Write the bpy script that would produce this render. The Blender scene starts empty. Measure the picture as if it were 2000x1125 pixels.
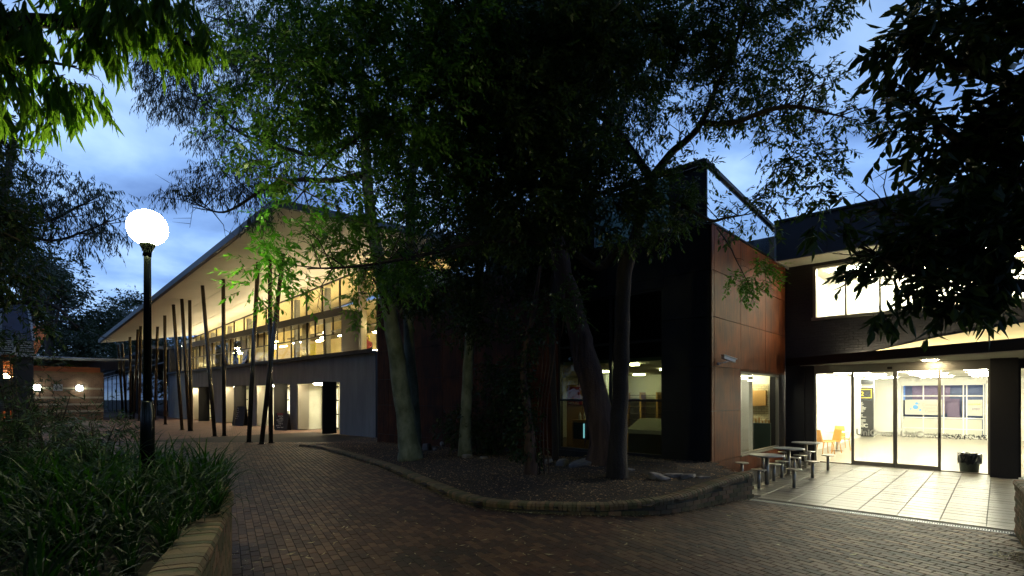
import bpy, math, random
import numpy as np
from mathutils import Vector, Matrix

C = bpy.context.scene.collection
f, H, TH = 1013.0, 2.1, math.radians(43.2)
sn, cs = math.sin(TH), math.cos(TH)
random.seed(7)

# ------------------------------------------------------------------ camera, sky, exposure
sc = bpy.context.scene
cam = bpy.data.objects.new('camera', bpy.data.cameras.new('camera'))
C.objects.link(cam); sc.camera = cam
cam.location = (0, 0, H); cam.rotation_euler = (math.pi / 2, 0, TH)
cam.data.sensor_width = 36; cam.data.lens = 36 * f / 2000
cam.data.shift_y = (775 - 562.5) / 2000
cam.data.clip_start = 0.05; cam.data.clip_end = 2000
sc.view_settings.view_transform = 'Standard'; sc.view_settings.look = 'None'
sc.view_settings.exposure = 0.0; sc.view_settings.gamma = 1.0
sc.view_settings.use_curve_mapping = False
sc.render.engine = 'CYCLES'
sc.cycles.use_denoising = True
sc.cycles.max_bounces = 6; sc.cycles.diffuse_bounces = 3; sc.cycles.glossy_bounces = 3
sc.cycles.transparent_max_bounces = 16; sc.cycles.transmission_bounces = 4
sc.cycles.sample_clamp_indirect = 4.0
sc.cycles.caustics_reflective = False; sc.cycles.caustics_refractive = False

world = bpy.data.worlds.new('World'); sc.world = world; world.use_nodes = True
wn, wl = world.node_tree.nodes, world.node_tree.links
wn.clear()
def wnode(t, **k):
    n = wn.new(t)
    for a, b in k.items(): setattr(n, a, b)
    return n
w_out = wnode('ShaderNodeOutputWorld'); w_bg = wnode('ShaderNodeBackground'); wl.new(w_bg.outputs[0], w_out.inputs[0])
w_sky = wnode('ShaderNodeTexSky', sky_type='NISHITA', sun_disc=False)
w_sky.sun_elevation = math.radians(1.0); w_sky.sun_rotation = math.radians(200)
w_sky.ozone_density = 6.0; w_sky.dust_density = 0.3
w_tc = wnode('ShaderNodeTexCoord')
w_sep = wnode('ShaderNodeSeparateXYZ'); wl.new(w_tc.outputs['Generated'], w_sep.inputs[0])
w_zm = wnode('ShaderNodeMath', operation='ADD'); wl.new(w_sep.outputs[2], w_zm.inputs[0]); w_zm.inputs[1].default_value = 0.18
w_zc = wnode('ShaderNodeMath', operation='MAXIMUM'); wl.new(w_zm.outputs[0], w_zc.inputs[0]); w_zc.inputs[1].default_value = 0.06
w_dx = wnode('ShaderNodeMath', operation='DIVIDE'); wl.new(w_sep.outputs[0], w_dx.inputs[0]); wl.new(w_zc.outputs[0], w_dx.inputs[1])
w_dy = wnode('ShaderNodeMath', operation='DIVIDE'); wl.new(w_sep.outputs[1], w_dy.inputs[0]); wl.new(w_zc.outputs[0], w_dy.inputs[1])
w_cmb = wnode('ShaderNodeCombineXYZ'); wl.new(w_dx.outputs[0], w_cmb.inputs[0]); wl.new(w_dy.outputs[0], w_cmb.inputs[1])
w_n = wnode('ShaderNodeTexNoise'); w_n.inputs['Scale'].default_value = 1.5; w_n.inputs['Detail'].default_value = 6
w_n.inputs['Roughness'].default_value = 0.52; w_n.inputs['Distortion'].default_value = 0.35
wl.new(w_cmb.outputs[0], w_n.inputs['Vector'])
w_r = wnode('ShaderNodeValToRGB'); wl.new(w_n.outputs['Fac'], w_r.inputs[0])
e = w_r.color_ramp.elements
e[0].position = 0.36; e[0].color = (0.15, 0.27, 0.57, 1)
e[1].position = 0.67; e[1].color = (0.52, 0.77, 1.15, 1)
m_ = w_r.color_ramp.elements.new(0.5); m_.color = (0.27, 0.47, 0.88, 1)
# the Nishita dome adds its own slight brightening towards the horizon
w_mul = wnode('ShaderNodeMix', data_type='RGBA', blend_type='ADD'); w_mul.inputs[0].default_value = 0.06
wl.new(w_r.outputs[0], w_mul.inputs[6]); wl.new(w_sky.outputs[0], w_mul.inputs[7])
# dusk sky: brightest low down, deepening towards the zenith
w_gr = wnode('ShaderNodeMapRange'); wl.new(w_sep.outputs[2], w_gr.inputs[0]); w_gr.inputs[1].default_value = 0.35; w_gr.inputs[2].default_value = 1.0
w_gr.inputs[3].default_value = 1.0; w_gr.inputs[4].default_value = 0.30
w_sc = wnode('ShaderNodeVectorMath', operation='SCALE'); wl.new(w_mul.outputs[2], w_sc.inputs[0]); wl.new(w_gr.outputs[0], w_sc.inputs['Scale'])
wl.new(w_sc.outputs[0], w_bg.inputs[0]); w_bg.inputs[1].default_value = 1.15

# ------------------------------------------------------------------ projection helpers (pixel -> point of the place)
def W(R, D, z=0.0): return Vector((-sn * D + cs * R, cs * D + sn * R, z))
def pt(u, v, D): return W((u - 1000) / f * D, D, H - (v - 775) / f * D)
def ray(u, v):
    a = (u - 1000) / f
    return Vector((-sn + a * cs, cs + a * sn, (775 - v) / f))
def gp(u, v, z=0.0):
    r = ray(u, v); t = (z - H) / r.z
    return Vector((r.x * t, r.y * t, z))
def yp(u, v, y):
    r = ray(u, v); t = y / r.y
    return Vector((r.x * t, y, H + r.z * t))
def xp(u, v, x):
    r = ray(u, v); t = x / r.x
    return Vector((x, r.y * t, H + r.z * t))
def depth(p): return -sn * p[0] + cs * p[1]

# ------------------------------------------------------------------ materials
MATS = {}
def mat(name, col, rough=0.6, metal=0.0, spec=0.5, noise=None, bump=None, emit=None, trans=None, var=0.0, tw=0.35):
    """noise=(scale, second colour, amount); bump=(scale, strength); emit=(colour, strength); var = random value shift per object"""
    m = bpy.data.materials.new(name); m.use_nodes = True
    n, l = m.node_tree.nodes, m.node_tree.links
    b = n['Principled BSDF']; out = n['Material Output']
    b.inputs['Base Color'].default_value = (*col, 1); b.inputs['Roughness'].default_value = rough
    b.inputs['Metallic'].default_value = metal; b.inputs['Specular IOR Level'].default_value = spec
    geo = n.new('ShaderNodeNewGeometry'); pos = geo.outputs['Position']
    csock = None
    if noise:
        t = n.new('ShaderNodeTexNoise'); t.inputs['Scale'].default_value = noise[0]; t.inputs['Detail'].default_value = 5
        t.inputs['Roughness'].default_value = 0.65
        mp = n.new('ShaderNodeMapping'); l.new(pos, mp.inputs[0]); l.new(mp.outputs[0], t.inputs['Vector'])
        if len(noise) > 3: mp.inputs['Scale'].default_value = noise[3]
        r = n.new('ShaderNodeValToRGB'); l.new(t.outputs['Fac'], r.inputs[0])
        a = noise[2]
        r.color_ramp.elements[0].position = 0.5 - a; r.color_ramp.elements[0].color = (*col, 1)
        r.color_ramp.elements[1].position = 0.5 + a; r.color_ramp.elements[1].color = (*noise[1], 1)
        csock = r.outputs[0]
    if var:
        oi = n.new('ShaderNodeObjectInfo'); hs = n.new('ShaderNodeHueSaturation')
        mr = n.new('ShaderNodeMapRange'); l.new(oi.outputs['Random'], mr.inputs[0])
        mr.inputs[3].default_value = 1 - var; mr.inputs[4].default_value = 1 + var
        l.new(mr.outputs[0], hs.inputs['Value'])
        if csock: l.new(csock, hs.inputs['Color'])
        else: hs.inputs['Color'].default_value = (*col, 1)
        csock = hs.outputs[0]
    if csock: l.new(csock, b.inputs['Base Color'])
    if bump:
        t = n.new('ShaderNodeTexNoise'); t.inputs['Scale'].default_value = bump[0]; t.inputs['Detail'].default_value = 6
        l.new(pos, t.inputs['Vector'])
        bp = n.new('ShaderNodeBump'); bp.inputs['Strength'].default_value = bump[1]; bp.inputs['Distance'].default_value = 0.02
        l.new(t.outputs['Fac'], bp.inputs['Height']); l.new(bp.outputs[0], b.inputs['Normal'])
    if emit:
        b.inputs['Emission Color'].default_value = (*emit[0], 1); b.inputs['Emission Strength'].default_value = emit[1]
    if trans:
        ts = n.new('ShaderNodeBsdfTranslucent'); ts.inputs[0].default_value = (*trans, 1)
        if csock: pass
        mx = n.new('ShaderNodeMixShader'); mx.inputs[0].default_value = tw
        l.new(b.outputs[0], mx.inputs[1]); l.new(ts.outputs[0], mx.inputs[2]); l.new(mx.outputs[0], out.inputs[0])
    MATS[name] = m
    return m

def glass_mat(name, tint, refl=0.10, rough=0.0):
    m = bpy.data.materials.new(name); m.use_nodes = True
    n, l = m.node_tree.nodes, m.node_tree.links
    n.remove(n['Principled BSDF']); out = n['Material Output']
    tr = n.new('ShaderNodeBsdfTransparent'); tr.inputs[0].default_value = (*tint, 1)
    gl = n.new('ShaderNodeBsdfGlossy'); gl.inputs['Roughness'].default_value = rough
    lw = n.new('ShaderNodeLayerWeight'); lw.inputs[0].default_value = 0.35
    mr = n.new('ShaderNodeMapRange'); l.new(lw.outputs['Fresnel'], mr.inputs[0])
    mr.inputs[3].default_value = refl * 0.5; mr.inputs[4].default_value = min(1.0, refl * 5)
    mx = n.new('ShaderNodeMixShader'); l.new(mr.outputs[0], mx.inputs[0])
    l.new(tr.outputs[0], mx.inputs[1]); l.new(gl.outputs[0], mx.inputs[2]); l.new(mx.outputs[0], out.inputs[0])
    MATS[name] = m
    return m

def rust_mat(name, a, b_, streak=(0.35, 0.35, 0.06)):
    m = bpy.data.materials.new(name); m.use_nodes = True
    n, l = m.node_tree.nodes, m.node_tree.links; b = n['Principled BSDF']
    geo = n.new('ShaderNodeNewGeometry')
    def nz(scale, sv, det=6):
        mp = n.new('ShaderNodeMapping'); l.new(geo.outputs['Position'], mp.inputs[0]); mp.inputs['Scale'].default_value = sv
        t = n.new('ShaderNodeTexNoise'); t.inputs['Scale'].default_value = scale; t.inputs['Detail'].default_value = det
        l.new(mp.outputs[0], t.inputs['Vector']); return t
    n1 = nz(14, (1, 1, .12)); n2 = nz(1.7, (1, 1, .8)); n3 = nz(60, (1, 1, 1), 3)
    ad = n.new('ShaderNodeMath'); ad.operation = 'ADD'; l.new(n1.outputs['Fac'], ad.inputs[0]); l.new(n2.outputs['Fac'], ad.inputs[1])
    ad2 = n.new('ShaderNodeMath'); ad2.operation = 'MULTIPLY_ADD'; l.new(n3.outputs['Fac'], ad2.inputs[0]); ad2.inputs[1].default_value = 0.25; l.new(ad.outputs[0], ad2.inputs[2])
    r = n.new('ShaderNodeValToRGB'); mr = n.new('ShaderNodeMapRange'); l.new(ad2.outputs[0], mr.inputs[0])
    mr.inputs[1].default_value = 0.92; mr.inputs[2].default_value = 1.36; l.new(mr.outputs[0], r.inputs[0])
    r.color_ramp.elements[0].color = (*a, 1); r.color_ramp.elements[1].color = (*b_, 1)
    oi = n.new('ShaderNodeObjectInfo'); hs = n.new('ShaderNodeHueSaturation'); m2 = n.new('ShaderNodeMapRange')
    l.new(oi.outputs['Random'], m2.inputs[0]); m2.inputs[3].default_value = .8; m2.inputs[4].default_value = 1.2
    l.new(m2.outputs[0], hs.inputs['Value']); l.new(r.outputs[0], hs.inputs['Color']); l.new(hs.outputs[0], b.inputs['Base Color'])
    b.inputs['Roughness'].default_value = 0.62; b.inputs['Specular IOR Level'].default_value = 0.22
    bp = n.new('ShaderNodeBump'); bp.inputs['Strength'].default_value = .25; bp.inputs['Distance'].default_value = .004
    l.new(n3.outputs['Fac'], bp.inputs['Height']); l.new(bp.outputs[0], b.inputs['Normal'])
    MATS[name] = m; return m

def brick_tex_mat(name, c1, c2, mortar, bw=0.24, rh=0.12, rot=0.0, plane='xy', rough=0.8):
    m = bpy.data.materials.new(name); m.use_nodes = True
    n, l = m.node_tree.nodes, m.node_tree.links; b = n['Principled BSDF']
    geo = n.new('ShaderNodeNewGeometry'); sep = n.new('ShaderNodeSeparateXYZ'); cmb = n.new('ShaderNodeCombineXYZ')
    l.new(geo.outputs['Position'], sep.inputs[0])
    ax = {'xy': (0, 1), 'xz': (0, 2), 'yz': (1, 2)}[plane]
    l.new(sep.outputs[ax[0]], cmb.inputs[0]); l.new(sep.outputs[ax[1]], cmb.inputs[1])
    mp = n.new('ShaderNodeMapping'); l.new(cmb.outputs[0], mp.inputs[0]); mp.inputs['Rotation'].default_value = (0, 0, rot)
    t = n.new('ShaderNodeTexBrick'); l.new(mp.outputs[0], t.inputs['Vector'])
    t.inputs['Scale'].default_value = 1; t.inputs['Brick Width'].default_value = bw; t.inputs['Row Height'].default_value = rh
    t.inputs['Mortar Size'].default_value = rh * .05; t.inputs['Color1'].default_value = (*c1, 1); t.inputs['Color2'].default_value = (*c2, 1)
    t.inputs['Mortar'].default_value = (*mortar, 1)
    nz = n.new('ShaderNodeTexNoise'); nz.inputs['Scale'].default_value = 1.3; nz.inputs['Detail'].default_value = 5; l.new(geo.outputs['Position'], nz.inputs['Vector'])
    mr = n.new('ShaderNodeMapRange'); l.new(nz.outputs['Fac'], mr.inputs[0]); mr.inputs[1].default_value = .3; mr.inputs[2].default_value = .7
    mr.inputs[3].default_value = .6; mr.inputs[4].default_value = 1.3
    hs = n.new('ShaderNodeHueSaturation'); l.new(mr.outputs[0], hs.inputs['Value']); l.new(t.outputs['Color'], hs.inputs['Color'])
    l.new(hs.outputs[0], b.inputs['Base Color']); b.inputs['Roughness'].default_value = rough
    bp = n.new('ShaderNodeBump'); bp.inputs['Strength'].default_value = .6; bp.inputs['Distance'].default_value = .01; bp.invert = True
    l.new(t.outputs['Fac'], bp.inputs['Height']); l.new(bp.outputs[0], b.inputs['Normal'])
    MATS[name] = m; return m

rowdir = ray(440, 775); rowang = math.atan2(rowdir.y, rowdir.x)

M_soil = mat('soil', (0.03, 0.022, 0.015), .95, noise=(3, (0.015, 0.012, 0.008), .2))
M_mulch = mat('mulch', (0.05, 0.030, 0.018), .95, noise=(25, (0.02, 0.012, 0.008), .15), bump=(60, 1.0))
M_chip = mat('bark_chip', (0.60, 0.36, 0.18), .85, noise=(9, (0.07, 0.035, 0.016), .09))
M_mortar = mat('joint_sand', (0.018, 0.014, 0.011), .95)
M_paver = mat('clay_paver', (0.092, 0.037, 0.016), .62, noise=(.8, (0.045, 0.021, 0.010), .16), bump=(90, .25), var=.3)
M_paver2 = mat('clay_paver_pale', (0.135, 0.062, 0.028), .6, noise=(.8, (0.070, 0.036, 0.018), .16), bump=(90, .25))
M_paver3 = mat('clay_paver_dark', (0.058, 0.024, 0.011), .65, noise=(.8, (0.026, 0.016, 0.010), .16), bump=(90, .25))
M_pavertex = brick_tex_mat('clay_paving', (0.15, 0.075, 0.05), (0.10, 0.055, 0.04), (0.04, 0.03, 0.022), rot=-rowang)
M_wbrick = mat('wall_brick', (0.22, 0.115, 0.055), .75, noise=(3, (0.13, 0.10, 0.045), .15), bump=(80, .4), var=.25)
M_wbrick2 = mat('wall_brick_mossy', (0.14, 0.105, 0.040), .8, noise=(5, (0.07, 0.065, 0.025), .15), bump=(80, .4))
M_wmortar = mat('wall_mortar', (0.14, 0.11, 0.07), .9, noise=(5, (0.06, 0.06, 0.03), .2))
M_dbrick = mat('dark_brick', (0.022, 0.021, 0.024), .7, bump=(60, .3), var=.2)
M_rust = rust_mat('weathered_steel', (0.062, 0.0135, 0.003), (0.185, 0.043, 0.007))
M_rustshade = rust_mat('shaded_weathered_steel', (0.026, 0.006, 0.002), (0.085, 0.022, 0.005))  # darker copy of the steel; shade on the front put into the colour
M_black = mat('black_metal', (0.012, 0.012, 0.013), .45, .3)
M_dark = mat('dark_cladding', (0.045, 0.05, 0.065), .55, .2, noise=(1.5, (0.03, 0.034, 0.045), .2))
M_dkpaint = mat('dark_paint', (0.022, 0.020, 0.020), .55)
M_conc = mat('concrete', (0.33, 0.335, 0.34), .8, noise=(2.0, (0.22, 0.225, 0.235), .22, (1, 1, .18)), bump=(30, .15))
M_concl = mat('pale_render', (0.42, 0.42, 0.34), .8, noise=(2.0, (0.34, 0.34, 0.27), .25))
M_soffit = mat('soffit_board', (0.72, 0.66, 0.54), .7, noise=(.35, (0.66, 0.60, 0.48), .3))
M_fascia = mat('zinc_fascia', (0.05, 0.055, 0.06), .4, .6)
M_bronze = mat('bronze_column', (0.17, 0.14, 0.10), .27, .85, noise=(6, (0.05, 0.042, 0.03), .2, (1, 1, .1)))
M_post = mat('black_post', (0.010, 0.013, 0.011), .22, .4)
M_frame = mat('aluminium_frame', (0.30, 0.28, 0.24), .35, .7)
M_dframe = mat('dark_window_frame', (0.03, 0.028, 0.022), .4, .5)
M_white = mat('white_paint', (0.78, 0.77, 0.72), .6)
M_cream = mat('cream_board', (0.68, 0.57, 0.32), .7, noise=(.6, (0.56, 0.50, 0.34), .3))
M_blind = mat('roller_blind', (0.62, 0.55, 0.36), .8, trans=(0.6, 0.5, 0.3))
M_steel = mat('brushed_steel', (0.42, 0.40, 0.36), .3, .95)
M_top = mat('table_laminate', (0.30, 0.31, 0.33), .3, .1, noise=(40, (0.24, 0.25, 0.27), .2))
M_tile = mat('terrace_tile', (0.175, 0.16, 0.125), .36, 0, .5, noise=(1.6, (0.14, 0.128, 0.105), .22), bump=(9, .12), var=.09)
M_grout = mat('tile_grout', (0.06, 0.055, 0.045), .9)
M_hfloor = mat('hall_floor', (0.36, 0.33, 0.27), .3, noise=(.9, (0.30, 0.28, 0.23), .2))
M_wood = mat('timber_floor', (0.16, 0.085, 0.035), .4, noise=(8, (0.11, 0.055, 0.025), .2, (1, .1, 1)))
M_ply = mat('pale_ply', (0.50, 0.30, 0.11), .5)
M_orange = mat('orange_plastic', (0.82, 0.38, 0.09), .4)
M_yellow = mat('yellow_panel', (0.62, 0.55, 0.04), .6)
M_red = mat('red_sign', (0.32, 0.03, 0.03), .5)
M_navy = mat('navy_panel', (0.17, 0.21, 0.34), .5)
M_purple = mat('purple_panel', (0.26, 0.19, 0.30), .5)
M_teal = mat('teal_counter', (0.03, 0.075, 0.085), .35)
M_signgrey = mat('sign_grey', (0.022, 0.024, 0.028), .5)
M_signblue = mat('logo_blue', (0.12, 0.36, 0.75), .5)
M_signyel = mat('sign_yellow', (0.75, 0.66, 0.08), .5)
M_banner = mat('pale_banner', (0.50, 0.50, 0.44), .6)
M_rock = mat('sandstone_rock', (0.30, 0.26, 0.24), .85, noise=(6, (0.15, 0.12, 0.10), .2), bump=(14, .6), var=.25)
M_bag = mat('bin_bag', (0.012, 0.014, 0.018), .22)
M_bin = mat('bin_plastic', (0.02, 0.035, 0.03), .5)
M_chalk = mat('chalkboard', (0.012, 0.011, 0.012), .5)
M_chalkw = mat('chalk_white', (0.6, 0.58, 0.55), .8)
M_galv = mat('galvanised', (0.35, 0.37, 0.40), .4, .6)
M_blroof = mat('blue_grey_sheet', (0.10, 0.11, 0.17), .45, .3, noise=(2, (0.08, 0.09, 0.14), .2))
M_terra = mat('terracotta_board', (0.35, 0.10, 0.035), .6)
M_bandb = mat('cream_brick_band', (0.36, 0.31, 0.22), .8)
M_farbrick = brick_tex_mat('far_brickwork', (0.21, 0.115, 0.065), (0.16, 0.085, 0.05), (0.26, 0.22, 0.16), .26, .10, plane='yz')
M_tilewall = brick_tex_mat('glazed_wall_tile', (0.75, 0.70, 0.5), (0.70, 0.64, 0.45), (0.10, 0.09, 0.07), .20, .09, plane='xz', rough=.2)
M_glass = glass_mat('clear_glass', (.95, .96, .93), .035)
M_dglass = glass_mat('dark_glass', (.16, .20, .19), .14)
M_cglass = glass_mat('tinted_cafe_glass', (.62, .68, .58), .035)
M_bglass = glass_mat('sky_glass', (.90, .93, .95), .05)
M_blackshade = mat('shaded_steel_black', (0.006, 0.005, 0.005), .6, bump=(40, .1), var=.15)  # near-black steel for front panels by the window; deep shade put into the colour
M_vinyl = mat('frosted_vinyl', (0.8, 0.8, 0.78), .6, trans=(0.85, 0.85, 0.8))
M_skin = mat('skin', (0.45, 0.26, 0.18), .6)
M_hair = mat('dark_hair', (0.015, 0.011, 0.01), .6)
M_cloth = mat('dark_jacket', (0.015, 0.02, 0.05), .85)
M_clothr = mat('red_top', (0.30, 0.05, 0.06), .85)
M_barkp = mat('pale_bark', (0.20, 0.21, 0.155), .8, noise=(2.6, (0.075, 0.088, 0.052), .13, (1, 1, .6)), bump=(16, .5))
M_barkd = mat('dark_bark', (0.045, 0.032, 0.023), .9, noise=(7, (0.02, 0.015, 0.012), .2, (1, 1, .2)), bump=(22, 1.0))
M_barkf = mat('fibrous_bark', (0.12, 0.07, 0.05), .95, noise=(9, (0.04, 0.022, 0.018), .18, (1, 1, .08)), bump=(30, 1.0))
def leafmat(name, a, b_, tr, rough=.42, sc_=1.2, tw=.35):
    return mat(name, a, rough, 0, .4, noise=(sc_, b_, .25), trans=tr, tw=tw)
M_leafg = leafmat('leaf_lit', (0.070, 0.215, 0.014), (0.028, 0.100, 0.009), (0.14, 0.44, 0.02), tw=.45)  # brighter copy of the leaf green, with lamp light put into the colour
M_leafm = leafmat('leaf_half_lit', (0.075, 0.165, 0.020), (0.030, 0.075, 0.012), (0.15, 0.34, 0.03), tw=.42)  # same leaf toned down for the crown, where less lamp light falls
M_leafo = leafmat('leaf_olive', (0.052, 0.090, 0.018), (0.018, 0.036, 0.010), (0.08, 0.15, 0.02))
M_leafd = leafmat('leaf_dark', (0.030, 0.055, 0.014), (0.014, 0.030, 0.009), (0.03, 0.07, 0.01))
M_leafe = leafmat('leaf_gum', (0.060, 0.075, 0.045), (0.030, 0.042, 0.026), (0.05, 0.07, 0.03))
M_leafl = leafmat('leaf_long', (0.075, 0.150, 0.014), (0.030, 0.075, 0.010), (0.22, 0.42, 0.03), tw=.6)
M_leaff = leafmat('leaf_far', (0.045, 0.060, 0.030), (0.020, 0.032, 0.016), (0.04, 0.06, 0.02), sc_=.25)
M_blade = leafmat('strap_blade', (0.011, 0.036, 0.004), (0.003, 0.009, 0.0015), (0.020, 0.075, 0.004), .5, 2.0)
M_blade.node_tree.nodes['Principled BSDF'].inputs['Specular IOR Level'].default_value = .14
M_dead = mat('dead_leaf', (0.58, 0.50, 0.30), .7, noise=(7, (0.20, 0.14, 0.06), .2))

def glow(name, col, s): return mat(name, col, .5, emit=(col, s))
G_lamp = glow('lamp_globe', (0.99, 1.0, 0.50), 165)
G_disc = glow('downlight_disc', (1.0, 0.82, 0.50), 170)
G_hall = glow('hall_tube', (1.0, 0.95, 0.74), 125)
G_up = glow('office_tube', (1.0, 0.93, 0.70), 110)
G_warm = glow('warm_pendant', (1.0, 0.78, 0.38), 130)
G_fill2 = glow('added_strip_dim', (1.0, 0.85, 0.56), 30)
G_fill = glow('added_strip', (1.0, 0.86, 0.56), 82)  # glow of the strips added to light soffit and cream board
G_wallw = glow('bulkhead_lens', (0.92, 1.0, 0.82), 70)
G_oran = glow('orange_lamp', (1.0, 0.42, 0.10), 18)
G_cafe = glow('cafe_lamp', (1.0, 0.88, 0.52), 80)
G_cafeb = glow('cafe_column_light', (1.0, 0.95, 0.75), 90)
G_exit = glow('exit_sign_face', (0.75, 1.0, 0.8), 3)
G_blue = glow('blue_fridge_tube', (0.3, 0.7, 1.0), 1.5)

# ------------------------------------------------------------------ mesh building
class MB:
    def __init__(s): s.v = []; s.f = []
    def add(s, vs, fs):
        o = len(s.v); s.v += [tuple(p) for p in vs]; s.f += [tuple(i + o for i in q) for q in fs]; return s
    def box(s, x0, x1, y0, y1, z0, z1):
        return s.add([(x0, y0, z0), (x1, y0, z0), (x1, y1, z0), (x0, y1, z0), (x0, y0, z1), (x1, y0, z1), (x1, y1, z1), (x0, y1, z1)],
                     [(0, 3, 2, 1), (4, 5, 6, 7), (0, 1, 5, 4), (1, 2, 6, 5), (2, 3, 7, 6), (3, 0, 4, 7)])
    def bevbox(s, x0, x1, y0, y1, z0, z1, b=.006):
        """box with chamfered top rim"""
        return s.add([(x0, y0, z0), (x1, y0, z0), (x1, y1, z0), (x0, y1, z0), (x0, y0, z1 - b), (x1, y0, z1 - b), (x1, y1, z1 - b), (x0, y1, z1 - b),
                      (x0 + b, y0 + b, z1), (x1 - b, y0 + b, z1), (x1 - b, y1 - b, z1), (x0 + b, y1 - b, z1)],
                     [(0, 1, 5, 4), (1, 2, 6, 5), (2, 3, 7, 6), (3, 0, 4, 7), (4, 5, 9, 8), (5, 6, 10, 9), (6, 7, 11, 10), (7, 4, 8, 11), (8, 9, 10, 11), (0, 3, 2, 1)])
    def obox(s, a, b, w, h, up=Vector((0, 0, 1))):
        """beam from a to b, width w across, height h along up, centred"""
        a, b = Vector(a), Vector(b); d = (b - a).normalized(); sd = d.cross(up)
        if sd.length < 1e-4: sd = d.cross(Vector((1, 0, 0)))
        sd = sd.normalized() * w / 2; u = sd.cross(d).normalized() * h / 2
        return s.add([a - sd - u, a + sd - u, a + sd + u, a - sd + u, b - sd - u, b + sd - u, b + sd + u, b - sd + u],
                     [(3, 2, 1, 0), (4, 5, 6, 7), (0, 1, 5, 4), (1, 2, 6, 5), (2, 3, 7, 6), (3, 0, 4, 7)])
    def tube(s, pts, rad, n=8, cap=True, wob=0.0, rng=random):
        pts = [Vector(p) for p in pts]; rings = []
        ref = Vector((0.31, 0.17, 0.93)).normalized()
        for i, p in enumerate(pts):
            d = (pts[min(i + 1, len(pts) - 1)] - pts[max(i - 1, 0)])
            d = d.normalized() if d.length > 1e-6 else Vector((0, 0, 1))
            a = d.cross(ref)
            if a.length < .05: a = d.cross(Vector((1, 0, 0)))
            a.normalize(); b = d.cross(a)
            r = rad[i] if isinstance(rad, (list, tuple)) else rad
            o = len(s.v)
            for k in range(n):
                t = 2 * math.pi * k / n; rr = r * (1 + wob * rng.uniform(-1, 1))
                s.v.append(tuple(p + (a * math.cos(t) + b * math.sin(t)) * rr))
            rings.append(o)
        for i in range(len(rings) - 1):
            for k in range(n):
                s.f.append((rings[i] + k, rings[i] + (k + 1) % n, rings[i + 1] + (k + 1) % n, rings[i + 1] + k))
        if cap:
            s.f.append(tuple(rings[0] + k for k in reversed(range(n)))); s.f.append(tuple(rings[-1] + k for k in range(n)))
        return s
    def lathe(s, c, prof, n=20):
        """prof: list of (r, z) bottom to top around vertical axis at c"""
        c = Vector(c); o = len(s.v)
        for r, z in prof:
            for k in range(n):
                t = 2 * math.pi * k / n; s.v.append((c.x + r * math.cos(t), c.y + r * math.sin(t), c.z + z))
        for i in range(len(prof) - 1):
            for k in range(n):
                s.f.append((o + i * n + k, o + i * n + (k + 1) % n, o + (i + 1) * n + (k + 1) % n, o + (i + 1) * n + k))
        s.f.append(tuple(o + k for k in reversed(range(n)))); s.f.append(tuple(o + (len(prof) - 1) * n + k for k in range(n)))
        return s
    def quad(s, *p): return s.add(p, [tuple(range(len(p)))])
    def mesh(s, name, m, smooth=False):
        me = bpy.data.meshes.new(name); me.from_pydata(s.v, [], s.f)
        me.materials.append(m)
        if smooth: me.polygons.foreach_set('use_smooth', [True] * len(me.polygons))
        me.update(); return me
    def build(s, name, m, parent=None, smooth=False, **kw):
        return link(name, s.mesh(name, m, smooth), parent, **kw)

def link(name, data, parent=None, loc=None, **kw):
    o = bpy.data.objects.new(name, data); C.objects.link(o)
    if parent is not None:
        o.parent = parent
        if loc is None: o.matrix_parent_inverse = Matrix.Translation(-wloc(parent))
    if loc is not None: o.location = loc
    for k, v in kw.items(): o[k] = v
    return o
WL = {}
def wloc(p):
    """world location of an unrotated parent chain"""
    return WL.get(p.name, Vector((0, 0, 0)))
def thing(name, label, cat, loc=(0, 0, 0), group=None, **kw):
    o = bpy.data.objects.new(name, None); C.objects.link(o); o.location = loc; WL[o.name] = Vector(loc)
    o.empty_display_size = .2
    o['label'] = label; o['category'] = cat
    if group: o['group'] = group
    for k, v in kw.items(): o[k] = v
    return o
def tag(o, label, cat, group=None):
    o['label'] = label; o['category'] = cat
    if group: o['group'] = group
    return o
def struct(name, mb, m, smooth=False):
    return mb.build(name, m, None, smooth, kind='structure')
def copy_tree(o, parent=None, loc=None, rz=None, label=None):
    c = o.copy(); C.objects.link(c)
    if parent is not None: c.parent = parent
    if loc is not None: c.location = loc
    if rz is not None: c.rotation_euler = (0, 0, rz)
    if label: c['label'] = label
    for ch in list(o.children): copy_tree(ch, c)
    return c
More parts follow.
